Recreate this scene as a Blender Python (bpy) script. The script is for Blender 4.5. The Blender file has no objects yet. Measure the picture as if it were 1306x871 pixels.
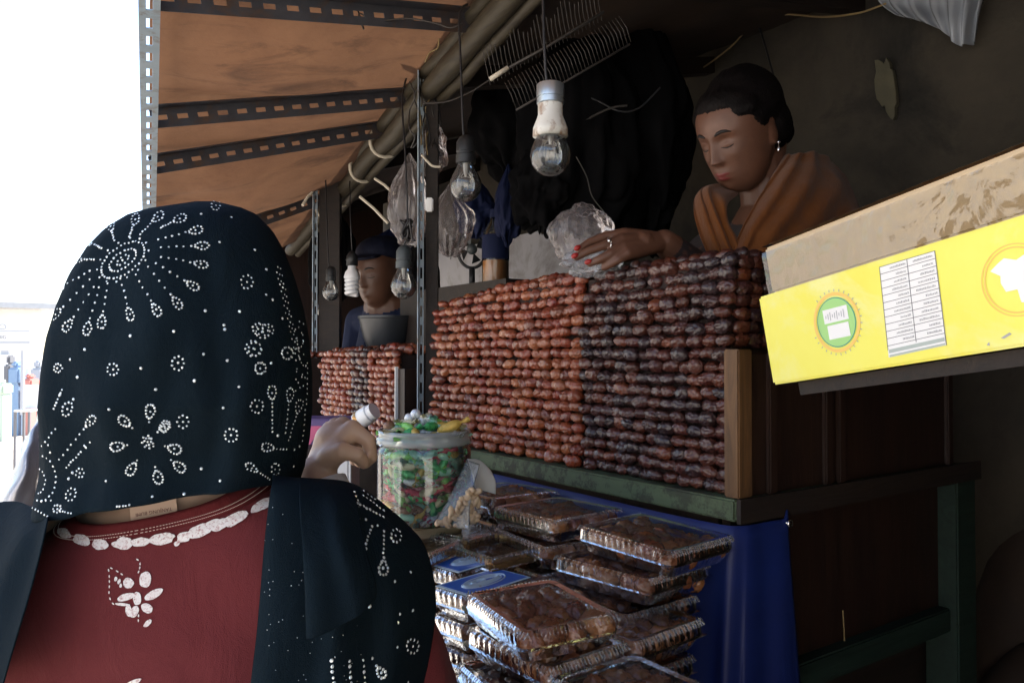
import bpy, bmesh, math, random
from mathutils import Vector, Matrix, noise, Euler
from mathutils.bvhtree import BVHTree
R = math.radians
sc = bpy.context.scene
col = sc.collection
rng = random.Random(7)

# ------------------------------------------------------------------ camera
EYE = 1.43
YAW, PITCH, FPX, CX, CY = R(35.1), R(0.945), 1000.0, 653.0, 435.5
cam_d = bpy.data.cameras.new('camera'); cam = bpy.data.objects.new('camera', cam_d); col.objects.link(cam)
cam_d.sensor_width = 36.0; cam_d.lens = 36.0 * FPX / 1306.0
cam_d.clip_start = 0.02; cam_d.clip_end = 3000
cam.location = (0, 0, EYE); cam.rotation_euler = (R(90) + PITCH, 0, -YAW)
sc.camera = cam
# ------------------------------------------------------------------ sky, sun, exposure
SUN_EL, SUN_AZ = R(56), R(62)          # azimuth measured from +Y towards +X: the sun stands behind the stalls
w = bpy.data.worlds.new('World'); sc.world = w; w.use_nodes = True
nt = w.node_tree; nt.nodes.clear()
sk = nt.nodes.new('ShaderNodeTexSky'); sk.sky_type = 'NISHITA'; sk.sun_disc = False
sk.sun_elevation = SUN_EL; sk.sun_rotation = SUN_AZ; sk.dust_density = 1.0; sk.air_density = 1.0; sk.ozone_density = 1.0
bg = nt.nodes.new('ShaderNodeBackground'); bg.inputs[1].default_value = 0.12
wo = nt.nodes.new('ShaderNodeOutputWorld')
nt.links.new(sk.outputs[0], bg.inputs[0]); nt.links.new(bg.outputs[0], wo.inputs[0])
sl = bpy.data.lights.new('sun', 'SUN'); sl.energy = 5.0; sl.angle = R(0.6); sl.color = (1.0, 0.95, 0.88)
so = bpy.data.objects.new('sun', sl); col.objects.link(so)
sd = Vector((math.sin(SUN_AZ) * math.cos(SUN_EL), math.cos(SUN_AZ) * math.cos(SUN_EL), math.sin(SUN_EL)))
so.rotation_euler = (-sd).to_track_quat('-Z', 'Y').to_euler(); so.location = sd * 30
vs = sc.view_settings; vs.view_transform = 'Standard'; vs.look = 'None'; vs.gamma = 1.0; vs.use_curve_mapping = False
vs.exposure = 2.1
sc.cycles.max_bounces = 10; sc.cycles.transparent_max_bounces = 24
sc.cycles.diffuse_bounces = 5; sc.cycles.glossy_bounces = 4; sc.cycles.transmission_bounces = 6
sc.cycles.caustics_reflective = False; sc.cycles.caustics_refractive = False
sc.cycles.sample_clamp_indirect = 6.0

# ------------------------------------------------------------------ picture <-> place
RT = Vector((math.cos(YAW), -math.sin(YAW), 0)); FH = Vector((math.sin(YAW), math.cos(YAW), 0))
FW = FH * math.cos(PITCH) + Vector((0, 0, math.sin(PITCH))); UP = RT.cross(FW)
O = Vector((0, 0, EYE))
def ray(px, py): return RT * ((px - CX) / FPX) + UP * ((CY - py) / FPX) + FW
def at(px, py, d): return O + ray(px, py) * d
def atX(px, py, X): v = ray(px, py); return O + v * (X / v.x)
def atY(px, py, Y): v = ray(px, py); return O + v * (Y / v.y)
def atZ(px, py, Z): v = ray(px, py); return O + v * ((Z - EYE) / v.z)
def C(a, b, z): return RT * a + FH * b + Vector((0, 0, EYE + z))     # right, away, up from the eye
def nz(p, s=1.0, seed=0.0): return noise.noise(Vector(p) * s + Vector((seed, seed * 1.7, seed * .3)))

# ------------------------------------------------------------------ materials
MATS = {}
def ramp2(nt, fac, a, b, p0=.3, p1=.7):
    r = nt.nodes.new('ShaderNodeValToRGB'); r.color_ramp.elements[0].position = p0; r.color_ramp.elements[1].position = p1
    r.color_ramp.elements[0].color = (*a, 1); r.color_ramp.elements[1].color = (*b, 1); nt.links.new(fac, r.inputs[0]); return r.outputs[0]
def mixc(nt, fac, a, b, mode='MIX'):
    m = nt.nodes.new('ShaderNodeMix'); m.data_type = 'RGBA'; m.blend_type = mode
    for s, v in ((m.inputs[0], fac), (m.inputs[6], a), (m.inputs[7], b)):
        if hasattr(v, 'is_output'): nt.links.new(v, s)
        elif isinstance(v, (int, float)): s.default_value = v
        else: s.default_value = (*v, 1)
    return m.outputs[2]
def ntex(nt, vec, scale, detail=4, rough=.6, dist=0.0):
    n = nt.nodes.new('ShaderNodeTexNoise'); n.inputs['Scale'].default_value = scale; n.inputs['Detail'].default_value = detail
    n.inputs['Roughness'].default_value = rough; n.inputs['Distortion'].default_value = dist
    if vec is not None: nt.links.new(vec, n.inputs['Vector'])
    return n.outputs[0]
def coords(nt, scale=(1, 1, 1), kind='Object', rot=(0, 0, 0)):
    t = nt.nodes.new('ShaderNodeTexCoord'); m = nt.nodes.new('ShaderNodeMapping'); m.inputs['Scale'].default_value = scale
    m.inputs['Rotation'].default_value = rot
    nt.links.new(t.outputs[kind], m.inputs[0]); return m.outputs[0]
def base(name):
    m = bpy.data.materials.new(name); m.use_nodes = True; n = m.node_tree; n.nodes.clear()
    out = n.nodes.new('ShaderNodeOutputMaterial'); b = n.nodes.new('ShaderNodeBsdfPrincipled'); n.links.new(b.outputs[0], out.inputs[0])
    MATS[name] = m; return m, n, b, out
def bump(n, b, h, strength=.3, dist=.002):
    bp = n.nodes.new('ShaderNodeBump'); bp.inputs['Strength'].default_value = strength; bp.inputs['Distance'].default_value = dist
    n.links.new(h, bp.inputs['Height']); n.links.new(bp.outputs[0], b.inputs['Normal']); return bp
def mat(name, c, c2=None, rough=.6, scale=8, stretch=(1, 1, 1), bmp=.0, bscale=None, metal=0, spec=.5, dirt_or_glare=None, dist=.002, sheen=0, contrast=(.3, .7), rvar=.12):
    m, n, b, out = base(name); v = coords(n, stretch)
    f = ntex(n, v, scale, 6, .62, .3)
    colr = ramp2(n, f, c, c2 or tuple(x * .7 for x in c), *contrast)
    if dirt_or_glare:
        g = ramp2(n, ntex(n, coords(n), dirt_or_glare[1], 7, .68, .6), (0, 0, 0), (1, 1, 1), .5, .66)
        colr = mixc(n, g, colr, dirt_or_glare[0])
    n.links.new(colr, b.inputs['Base Color'])
    mr = n.nodes.new('ShaderNodeMapRange'); mr.inputs[3].default_value = max(.02, rough - rvar); mr.inputs[4].default_value = min(1, rough + rvar)
    n.links.new(f, mr.inputs[0]); n.links.new(mr.outputs[0], b.inputs['Roughness'])
    b.inputs['Metallic'].default_value = metal; b.inputs['Specular IOR Level'].default_value = spec
    if sheen: b.inputs['Sheen Weight'].default_value = sheen
    if bmp: bump(n, b, ntex(n, v, bscale or scale * 4, 5, .7), bmp, dist)
    return m
def fabric(name, c, c2, weave=900, rough=.85, spec=.2, scale=6, sheen=.0, bmp=.25, trans=0, crumple=4.5):
    m, n, b, out = base(name); v = coords(n)
    f = ntex(n, v, scale, 5, .6)
    colr = ramp2(n, f, c, c2); fine = ntex(n, v, weave, 2, .5)
    colr = mixc(n, .35, colr, mixc(n, fine, tuple(x * .45 for x in c), tuple(min(1, x * 1.6) for x in c2)))
    n.links.new(colr, b.inputs['Base Color']); b.inputs['Roughness'].default_value = rough; b.inputs['Specular IOR Level'].default_value = spec
    b.inputs['Sheen Weight'].default_value = sheen
    cr = n.nodes.new('ShaderNodeMath'); cr.operation = 'MULTIPLY_ADD'; cr.inputs[1].default_value = crumple; n.links.new(ntex(n, coords(n, (1, 1, .55)), 26, 5, .62, 1.2), cr.inputs[0]); n.links.new(fine, cr.inputs[2])
    bump(n, b, cr.outputs[0], min(1, bmp * 2.2), .0012)
    if trans:
        t = n.nodes.new('ShaderNodeBsdfTranslucent'); n.links.new(colr, t.inputs[0]); mx = n.nodes.new('ShaderNodeMixShader')
        mx.inputs[0].default_value = trans; n.links.new(b.outputs[0], mx.inputs[1]); n.links.new(t.outputs[0], mx.inputs[2]); n.links.new(mx.outputs[0], out.inputs[0])
    return m
def clear(name, tint=(.96, .98, 1), rough=.08, haze=.06, gl=1.0, ior=1.45, hazecol=(.8, .85, .9), wr=0, wrs=60):
    """thin clear plastic or glass film: see-through with a Fresnel gloss and a little milky body"""
    m = bpy.data.materials.new(name); m.use_nodes = True; n = m.node_tree; n.nodes.clear(); MATS[name] = m
    out = n.nodes.new('ShaderNodeOutputMaterial'); tr = n.nodes.new('ShaderNodeBsdfTransparent'); tr.inputs[0].default_value = (*tint, 1)
    g = n.nodes.new('ShaderNodeBsdfGlossy'); g.inputs['Roughness'].default_value = rough; g.inputs[0].default_value = (gl, gl, gl, 1)
    df = n.nodes.new('ShaderNodeBsdfDiffuse'); df.inputs[0].default_value = (*hazecol, 1)
    m1 = n.nodes.new('ShaderNodeMixShader'); m1.inputs[0].default_value = haze; n.links.new(tr.outputs[0], m1.inputs[1]); n.links.new(df.outputs[0], m1.inputs[2])
    fr = n.nodes.new('ShaderNodeFresnel'); fr.inputs[0].default_value = ior
    m2 = n.nodes.new('ShaderNodeMixShader'); n.links.new(fr.outputs[0], m2.inputs[0]); n.links.new(m1.outputs[0], m2.inputs[1]); n.links.new(g.outputs[0], m2.inputs[2])
    if wr:
        bp = n.nodes.new('ShaderNodeBump'); bp.inputs['Strength'].default_value = wr; bp.inputs['Distance'].default_value = .004
        n.links.new(ntex(n, coords(n), wrs, 4, .6, 1.0), bp.inputs['Height']); n.links.new(bp.outputs[0], g.inputs['Normal']); n.links.new(bp.outputs[0], fr.inputs['Normal'])
    n.links.new(m2.outputs[0], out.inputs[0]); return m
def wood(name, c, c2, axis=0, rough=.6, paint=None, pf=.5, spec=.35):
    m, n, b, out = base(name); st = [14, 14, 14]; st[axis] = 1.2
    v = coords(n, tuple(st)); g = ntex(n, v, 4, 8, .7, 1.2)
    colr = ramp2(n, g, c, c2, .35, .65)
    if paint:
        k = ramp2(n, ntex(n, coords(n), 22, 8, .75), (0, 0, 0), (1, 1, 1), pf, pf + .08)
        colr = mixc(n, k, paint, colr)
    n.links.new(colr, b.inputs['Base Color']); b.inputs['Roughness'].default_value = rough; b.inputs['Specular IOR Level'].default_value = spec
    bump(n, b, g, .5, .002); return m
def datemat(name, cols, island=False, rough=.3):
    """wrinkled date skin; colour differs from fruit to fruit"""
    m, n, b, out = base(name)
    if island: src = n.nodes.new('ShaderNodeNewGeometry').outputs['Random Per Island']
    else: src = n.nodes.new('ShaderNodeObjectInfo').outputs['Random']
    r = n.nodes.new('ShaderNodeValToRGB'); r.color_ramp.interpolation = 'LINEAR'
    els = r.color_ramp.elements
    while len(els) < len(cols): els.new(.5)
    for i, c in enumerate(cols): els[i].position = i / (len(cols) - 1); els[i].color = (*c, 1)
    n.links.new(src, r.inputs[0])
    v = coords(n, (1, .6, 1)); wv = ntex(n, v, 230, 2.0, .5, 2.2); big = ntex(n, coords(n), 90, 3, .6)
    colr = mixc(n, big, mixc(n, .55, r.outputs[0], (.012, .006, .006)), r.outputs[0])
    bl = n.nodes.new('ShaderNodeMath'); bl.operation = 'POWER'; bl.inputs[1].default_value = 5; n.links.new(wv, bl.inputs[0])
    colr = mixc(n, bl.outputs[0], colr, (.20, .08, .045))
    n.links.new(colr, b.inputs['Base Color'])
    b.inputs['Roughness'].default_value = rough; b.inputs['Specular IOR Level'].default_value = .4; b.inputs['Coat Weight'].default_value = .5; b.inputs['Coat Roughness'].default_value = .13
    bump(n, b, wv, .45, .0025); return m
def plain(name, c, rough=.6, metal=0, spec=.5):
    m, n, b, out = base(name); b.inputs['Base Color'].default_value = (*c, 1); b.inputs['Roughness'].default_value = rough
    b.inputs['Metallic'].default_value = metal; b.inputs['Specular IOR Level'].default_value = spec; return m

mat('ground', (.46, .40, .33), (.36, .31, .26), .9, 3, bmp=.4, bscale=40, dirt_or_glare=((.2, .18, .16), 1.5))
mat('plaster', (.080, .066, .046), (.024, .021, .017), .93, 2.4, bmp=.5, bscale=30, dirt_or_glare=((.014, .013, .011), 2.2), dist=.006)
mat('plaster_patch', (.11, .10, .062), (.075, .07, .048), .95, 14, bmp=.4)
mat('pale_paint', (.50, .50, .53), (.40, .40, .44), .8, 3, dirt_or_glare=((.25, .23, .22), 4))
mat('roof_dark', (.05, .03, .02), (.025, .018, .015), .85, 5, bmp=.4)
mat('steel_dark', (.075, .08, .095), (.045, .045, .055), .5, 18, metal=.3, bmp=.15, dirt_or_glare=((.10, .06, .04), 14))
mat('steel_pale', (.42, .52, .60), (.34, .44, .52), .5, 18, metal=.2, bmp=.1, dirt_or_glare=((.25, .22, .2), 25))
wood('green_wood', (.04, .05, .03), (.025, .028, .02), 1, .6, (.07, .10, .055), .47)
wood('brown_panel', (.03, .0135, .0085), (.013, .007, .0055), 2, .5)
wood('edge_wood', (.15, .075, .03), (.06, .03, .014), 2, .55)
wood('green_rail', (.016, .034, .025), (.009, .018, .014), 0, .6)
wood('bamboo', (.06, .05, .03), (.024, .019, .013), 1, .6)
wood('table_wood', (.2, .13, .08), (.1, .06, .04), 0, .7)
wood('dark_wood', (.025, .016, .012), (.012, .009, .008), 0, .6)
mat('blue_sheet', (.008, .02, .125), (.006, .014, .085), .5, 5, bmp=.12, bscale=300, spec=.4)
mat('skin_light', (.56, .37, .27), (.50, .32, .22), .5, 14, bmp=.12, bscale=220, dist=.0008)
mat('skin_brown', (.145, .066, .040), (.105, .046, .028), .5, 30, bmp=.12, bscale=220, dist=.0008)
mat('skin_dark', (.13, .063, .039), (.10, .046, .028), .45, 14, bmp=.1, bscale=200, dist=.0008)
mat('hair', (.004, .003, .003), (.006, .0045, .0045), .6, 90, (1, 1, .15), bmp=.6, bscale=300, spec=.12)
plain('lip', (.15, .03, .028), .4); plain('lash', (.008, .006, .006), .6); plain('nail_red', (.34, .025, .022), .25)
plain('silver', (.75, .75, .75), .2, 1); plain('black_rubber', (.012, .012, .014), .5); plain('wire_grey', (.036, .031, .027), .6)
plain('wire_yellow', (.28, .2, .09), .5); plain('tie_pale', (.55, .5, .4), .6)
fabric('scarf_navy', (.0085, .0165, .0235), (.0055, .011, .0165), 1400, .95, .06, 5, .0, .3)
fabric('dress_maroon', (.155, .026, .029), (.11, .018, .021), 1300, .85, .2, 5, .05, .25)
fabric('band_maroon', (.14, .016, .018), (.10, .012, .014), 1500, .8, .25, 9, 0, .3)
fabric('shawl_orange', (.25, .082, .016), (.16, .05, .011), 800, .8, .25, 9, .2, .35, .25)
fabric('shirt_blue', (.014, .024, .065), (.009, .014, .04), 700, .85, .2)
fabric('cap_blue', (.008, .012, .035), (.004, .006, .016), 500, .7, .3)
fabric('cotton_white', (.82, .8, .78), (.72, .70, .68), 900, .8, .2)
mat('print_white', (.82, .80, .78), (.72, .66, .65), .8, 120, dirt_or_glare=((.40, .18, .18), 420)); plain('stitch', (.75, .62, .55), .7); plain('tag_ink', (.10, .03, .03), .8); plain('tag_cloth', (.50, .35, .26), .8)
def blouse():
    m, n, b, out = base('blouse'); v = coords(n)
    vo = n.nodes.new('ShaderNodeTexVoronoi'); vo.inputs['Scale'].default_value = 55; n.links.new(v, vo.inputs['Vector'])
    c = ramp2(n, vo.outputs['Distance'], (.16, .06, .035), (.018, .012, .014), .18, .38)
    n.links.new(mixc(n, ntex(n, v, 30), c, (.02, .014, .016)), b.inputs['Base Color']); b.inputs['Roughness'].default_value = .8
    bump(n, b, ntex(n, v, 500, 2), .3, .001)
blouse()
def stone():
    m, n, b, out = base('rhinestone'); b.inputs['Base Color'].default_value = (.86, .93, .95, 1); b.inputs['Roughness'].default_value = .12
    b.inputs['Metallic'].default_value = .35; b.inputs['Specular IOR Level'].default_value = .9
stone()
def awning():
    m, n, b, out = base('awning_tarp'); v = coords(n)
    f = ntex(n, v, 5, 6, .65, .4); c = ramp2(n, f, (.215, .110, .058), (.145, .072, .040))
    st = ramp2(n, ntex(n, coords(n, (1, 3, 1)), 4, 8, .7, .8), (0, 0, 0), (1, 1, 1), .52, .72)
    c = mixc(n, st, c, (.07, .038, .025))
    n.links.new(c, b.inputs['Base Color']); b.inputs['Roughness'].default_value = .7; b.inputs['Specular IOR Level'].default_value = .25
    bump(n, b, ntex(n, v, 9, 5, .6), .5, .012)
    t = n.nodes.new('ShaderNodeBsdfTranslucent'); n.links.new(c, t.inputs[0]); mx = n.nodes.new('ShaderNodeMixShader'); mx.inputs[0].default_value = .125
    n.links.new(b.outputs[0], mx.inputs[1]); n.links.new(t.outputs[0], mx.inputs[2]); n.links.new(mx.outputs[0], out.inputs[0])
awning()
DARK = [(.018, .009, .011), (.085, .017, .011), (.022, .014, .020), (.10, .024, .012), (.034, .011, .009), (.016, .012, .019), (.17, .042, .016)]
RED = [(.29, .066, .024), (.19, .030, .014), (.37, .11, .04), (.12, .022, .012), (.33, .08, .03), (.23, .030, .016), (.40, .135, .05)]
datemat('date_dark', DARK); datemat('date_red', RED); datemat('date_red_mass', RED, True); datemat('date_dark_mass', DARK, True)
datemat('date_pack', [(.17, .058, .026), (.27, .095, .036), (.38, .16, .06), (.20, .055, .028)], rough=.22)
plain('date_core', (.02, .01, .008), .9)
clear('clear_plastic', haze=.008, rough=.05, gl=.85, ior=1.27, wr=.35, wrs=40)
clear('clear_rib', (.97, .98, 1), .08, .05, .9, 1.4, (.85, .9, .95))
clear('packet_film', (.93, .94, .94), .15, .10, .8, 1.3, (.75, .77, .74), .25, 30)
clear('jar_plastic', (.95, .98, .97), .04, .03, 1, 1.5)
clear('jar_rim', (.9, .95, .95), .12, .35, 1, 1.5, (.75, .82, .82))
clear('bulb_glass', (.93, .95, .95), .02, .06, 1, 1.75, (.75, .8, .8))
clear('bag_film', (.88, .86, .87), .16, .14, .9, 1.4, (.55, .50, .50), .8, 25)
clear('bag_film_white', (.94, .95, .97), .15, .25, 1, 1.45, (.7, .72, .76), .9, 50)
clear('sheet_film', (.95, .95, .97), .2, .55, .8, 1.45, (.62, .66, .72), .8, 18)
mat('ceramic', (.70, .70, .66), (.62, .60, .54), .4, 20, dirt_or_glare=((.22, .11, .05), 38)); plain('aluminium', (.55, .62, .66), .35, .85)
plain('socket_black', (.012, .014, .016), .45); plain('socket_grey', (.045, .056, .06), .5); plain('filament', (.45, .43, .4), .4, .5); plain('cfl_white', (.75, .77, .8), .3)
mat('yellow_card', (.88, .85, .17), (.83, .76, .09), .45, 5, spec=.4, dirt_or_glare=((.84, .82, .30), 7), bmp=.05, bscale=60)  # the pale mottling is glare painted into the card colour
mat('brown_card', (.60, .46, .29), (.55, .42, .26), .7, 9, (1, 6, 1), bmp=.08)
clear('pack_tape', (.98, .95, .9), .07, .02, 1, 1.7, (.8, .65, .45), .45, 14)
plain('label_white', (.85, .85, .84), .5); plain('ink', (.10, .10, .12), .6); plain('ink_soft', (.38, .38, .40), .6); plain('emblem_green', (.36, .66, .22), .5); plain('emblem_orange', (.88, .58, .14), .5); plain('emblem_teal', (.05, .33, .22), .5)
plain('label_grey', (.42, .48, .45), .5); plain('label_blue', (.03, .13, .52), .35); plain('label_pale', (.55, .72, .85), .35)
plain('gold_tray', (.42, .24, .09), .25, .6); plain('almond', (.52, .38, .24), .6); plain('paper_grey', (.55, .56, .54), .5)
plain('purple_card', (.10, .06, .20), .5); plain('pink_card', (.55, .10, .22), .5); plain('tin_white', (.75, .76, .76), .3)
plain('bag_black', (.003, .003, .0035), .85, spec=.08); plain('bag_blue', (.008, .014, .05), .7, spec=.2); plain('orange_juice', (.42, .15, .02), .35); plain('bowl_grey', (.03, .034, .04), .4)
for k, c in dict(green=(.05, .42, .13), lime=(.20, .55, .10), mint=(.30, .62, .52), red=(.55, .03, .07), pink=(.62, .22, .28), gold=(.55, .36, .06), silver=(.62, .66, .70), cream=(.62, .56, .36), brown=(.2, .09, .04)).items():
    mm = mat('candy_' + k, c, tuple(min(1, x * 1.3 + .05) for x in c), .28, 60, bmp=.6, bscale=150, metal=.25 if k in ('silver', 'gold', 'green') else 0, rvar=.05)
mat('far_white', (.75, .75, .74), (.66, .66, .66), .8, 2); mat('far_cream', (.62, .55, .44), (.52, .46, .36), .85, 2); mat('far_tin', (.45, .46, .47), (.36, .37, .38), .6, 3)
plain('far_blue', (.20, .30, .45), .6); plain('far_green', (.45, .55, .45), .6); plain('far_red', (.5, .2, .17), .6); plain('far_grey', (.4, .42, .45), .7); plain('far_dark', (.16, .16, .17), .7)

# ------------------------------------------------------------------ building helpers
WLOC = {}
def tag(o, label=None, cat=None, group=None, kind=None):
    if label: o['label'] = label
    if cat: o['category'] = cat
    if group: o['group'] = group
    if kind: o['kind'] = kind
    return o
def empty(name, loc, label=None, cat=None, group=None):
    o = bpy.data.objects.new(name, None); col.objects.link(o); o.location = loc; o.empty_display_size = .05
    WLOC[o] = Vector(loc); return tag(o, label, cat, group)
def link_mesh(name, me, m, parent=None, loc=None):
    o = bpy.data.objects.new(name, me); col.objects.link(o)
    if m is not None:
        if len(me.materials): me.materials.clear()
        for x in (m if isinstance(m, (list, tuple)) else [m]): me.materials.append(MATS[x])
    loc = Vector(loc) if loc is not None else Vector((0, 0, 0)); WLOC[o] = loc.copy()
    if parent: o.parent = parent; o.location = loc - WLOC[parent]
    else: o.location = loc
    return o
class MB:
    def __init__(s): s.v = []; s.f = []; s.mi = []; s.cur = 0
    def add(s, vs, fs):
        b = len(s.v); s.v += [Vector(x) for x in vs]; s.f += [tuple(i + b for i in f) for f in fs]; s.mi += [s.cur] * len(fs); return s
    def box(s, lo, hi, M=None):
        x0, y0, z0 = lo; x1, y1, z1 = hi
        v = [Vector(p) for p in ((x0, y0, z0), (x1, y0, z0), (x1, y1, z0), (x0, y1, z0), (x0, y0, z1), (x1, y0, z1), (x1, y1, z1), (x0, y1, z1))]
        if M is not None: v = [M @ p for p in v]
        return s.add(v, [(0, 3, 2, 1), (4, 5, 6, 7), (0, 1, 5, 4), (1, 2, 6, 5), (2, 3, 7, 6), (3, 0, 4, 7)])
    def bbox(s, lo, hi, bev, M=None):
        """box with chamfered edges"""
        bm = bmesh.new(); bmesh.ops.create_cube(bm, size=1.0)
        for q in bm.verts:
            q.co = Vector([lo[i] + (hi[i] - lo[i]) * (q.co[i] + .5) for i in range(3)])
        bmesh.ops.bevel(bm, geom=bm.edges[:], offset=bev, segments=2, affect='EDGES')
        bm.verts.index_update()
        s.add([(M @ q.co if M is not None else q.co) for q in bm.verts], [[q.index for q in f.verts] for f in bm.faces]); bm.free(); return s
    def tube(s, path, rad, seg=8, round_caps=False, flat=None):
        path = [Vector(p) for p in path]; n = len(path)
        if not isinstance(rad, (list, tuple)): rad = [rad] * n
        if round_caps:
            a = (path[0] - path[1]).normalized(); b = (path[-1] - path[-2]).normalized()
            pre = [(path[0] + a * rad[0] * k, rad[0] * math.sqrt(max(.0, 1 - k * k))) for k in (.96, .75, .4)]
            post = [(path[-1] + b * rad[-1] * k, rad[-1] * math.sqrt(max(.0, 1 - k * k))) for k in (.4, .75, .96)]
            path = [p for p, _ in pre] + path + [p for p, _ in post]; rad = [r for _, r in pre] + list(rad) + [r for _, r in post]; n = len(path)
        t0 = (path[1] - path[0]).normalized(); ref = Vector((0, 0, 1)) if abs(t0.z) < .9 else Vector((1, 0, 0))
        nv = t0.cross(ref).normalized(); vs = []; fs = []
        for i, p in enumerate(path):
            t = (path[min(i + 1, n - 1)] - path[max(i - 1, 0)]).normalized()
            nv = (nv - t * nv.dot(t)).normalized(); bv = t.cross(nv)
            for k in range(seg):
                a = 2 * math.pi * k / seg
                vs.append(p + (nv * math.cos(a) + bv * math.sin(a)) * rad[i])
        for i in range(n - 1):
            for k in range(seg):
                k2 = (k + 1) % seg; fs.append((i * seg + k, i * seg + k2, (i + 1) * seg + k2, (i + 1) * seg + k))
        fs.append(tuple(range(seg))[::-1]); fs.append(tuple((n - 1) * seg + k for k in range(seg)))
        return s.add(vs, fs)
    def ell(s, c, r, M=None, nu=16, nv=10):
        c = Vector(c); vs = []; fs = []
        if not isinstance(r, (tuple, list, Vector)): r = (r, r, r)
        for j in range(nv + 1):
            ph = math.pi * j / nv - math.pi / 2
            for i in range(nu):
                th = 2 * math.pi * i / nu
                p = Vector((math.cos(ph) * math.cos(th) * r[0], math.cos(ph) * math.sin(th) * r[1], math.sin(ph) * r[2]))
                vs.append(c + (M.to_3x3() @ p if M is not None else p))
        for j in range(nv):
            for i in range(nu):
                i2 = (i + 1) % nu; fs.append((j * nu + i, j * nu + i2, (j + 1) * nu + i2, (j + 1) * nu + i))
        return s.add(vs, fs)
    def lathe(s, prof, seg=24, M=None, cap=True):
        vs = []; fs = []
        for r, z in prof:
            for k in range(seg):
                a = 2 * math.pi * k / seg; p = Vector((r * math.cos(a), r * math.sin(a), z)); vs.append(M @ p if M is not None else p)
        n = len(prof)
        for i in range(n - 1):
            for k in range(seg):
                k2 = (k + 1) % seg; fs.append((i * seg + k, i * seg + k2, (i + 1) * seg + k2, (i + 1) * seg + k))
        if cap: fs.append(tuple(range(seg))[::-1]); fs.append(tuple((n - 1) * seg + k for k in range(seg)))
        return s.add(vs, fs)
    def grid(s, rows, close_u=False):
        nv, nu = len(rows), len(rows[0]); fs = []
        for j in range(nv - 1):
            for i in range(nu if close_u else nu - 1):
                i2 = (i + 1) % nu; fs.append((j * nu + i, j * nu + i2, (j + 1) * nu + i2, (j + 1) * nu + i))
        return s.add([p for r in rows for p in r], fs)
    def poly(s, pts): return s.add(pts, [tuple(range(len(pts)))])
    def mesh(s, name, loc, smooth):
        me = bpy.data.meshes.new(name); me.from_pydata([v - loc for v in s.v], [], s.f)
        if any(s.mi): me.polygons.foreach_set('material_index', s.mi)
        if smooth: me.polygons.foreach_set('use_smooth', [True] * len(me.polygons))
        me.validate(); me.update(); return me
    def build(s, name, m, parent=None, smooth=False, loc=None, auto=None, solid=0):
        if loc is None:
            xs = [v.x for v in s.v]; ys = [v.y for v in s.v]; zs = [v.z for v in s.v]
            loc = Vector(((min(xs) + max(xs)) / 2, (min(ys) + max(ys)) / 2, min(zs)))
        me = s.mesh(name, Vector(loc), smooth); o = link_mesh(name, me, m, parent, loc)
        if auto: me.set_sharp_from_angle(angle=R(auto))
        if solid:
            md = o.modifiers.new('thickness', 'SOLIDIFY'); md.thickness = solid; md.offset = 0
        return o
def crom(p0, p1, p2, p3, t):
    return .5 * ((2 * p1) + (p2 - p0) * t + (2 * p0 - 5 * p1 + 4 * p2 - p3) * t * t + (3 * p1 - p0 - 3 * p2 + p3) * t ** 3)
def curve(pts, n):
    pts = [Vector(p) for p in pts]; out = []; m = len(pts) - 1
    for k in range(n + 1):
        u = k / n * m; i = min(int(u), m - 1); t = u - i
        out.append(crom(pts[max(i - 1, 0)], pts[i], pts[i + 1], pts[min(i + 2, m)], t))
    return out
def sheet(ctrl, nu=30, nv=30, disp=None):
    rows = [curve(r, nu) for r in ctrl]; cols = [curve([r[i] for r in rows], nv) for i in range(nu + 1)]
    g = [[cols[i][j] for i in range(nu + 1)] for j in range(nv + 1)]
    if disp: g = [[g[j][i] + disp(i / nu, j / nv, g[j][i]) for i in range(nu + 1)] for j in range(nv + 1)]
    return g
def remesh(mb, voxel, smooth=4):
    me = mb.mesh('tmp', Vector((0, 0, 0)), False); o = bpy.data.objects.new('tmp', me); col.objects.link(o)
    r = o.modifiers.new('r', 'REMESH'); r.mode = 'VOXEL'; r.voxel_size = voxel; r.use_smooth_shade = True
    if smooth: q = o.modifiers.new('s', 'SMOOTH'); q.iterations = smooth; q.factor = .5
    dg = bpy.context.evaluated_depsgraph_get(); new = bpy.data.meshes.new_from_object(o.evaluated_get(dg))
    bpy.data.objects.remove(o); bpy.data.meshes.remove(me); return new
def recenter(me, loc):
    me.transform(Matrix.Translation(-Vector(loc))); return me
def bvh_of(o): 
    me = o.data; M = Matrix.Translation(WLOC[o]); return BVHTree.FromPolygons([M @ v.co for v in me.vertices], [tuple(p.vertices) for p in me.polygons])
def text_pts(s, size, M, depth=.0002, align='CENTER'):
    cu = bpy.data.curves.new('t', 'FONT'); cu.body = s; cu.size = size; cu.align_x = align; cu.align_y = 'CENTER'; cu.resolution_u = 2
    o = bpy.data.objects.new('t', cu); col.objects.link(o); dg = bpy.context.evaluated_depsgraph_get()
    me = bpy.data.meshes.new_from_object(o.evaluated_get(dg)); vs = [M @ Vector((v.co.x, v.co.y, 0)) for v in me.vertices]; fs = [tuple(p.vertices) for p in me.polygons]
    bpy.data.objects.remove(o); bpy.data.curves.remove(cu); bpy.data.meshes.remove(me); return vs, fs
def frame(o, x, y):
    """matrix with origin o, x along x, y near y"""
    x = Vector(x).normalized(); z = x.cross(Vector(y)).normalized(); y = z.cross(x)
    M = Matrix((x, y, z)).transposed().to_4x4(); M.translation = Vector(o); return M
def children_of(o): return [c for c in bpy.data.objects if c.parent == o]

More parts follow.
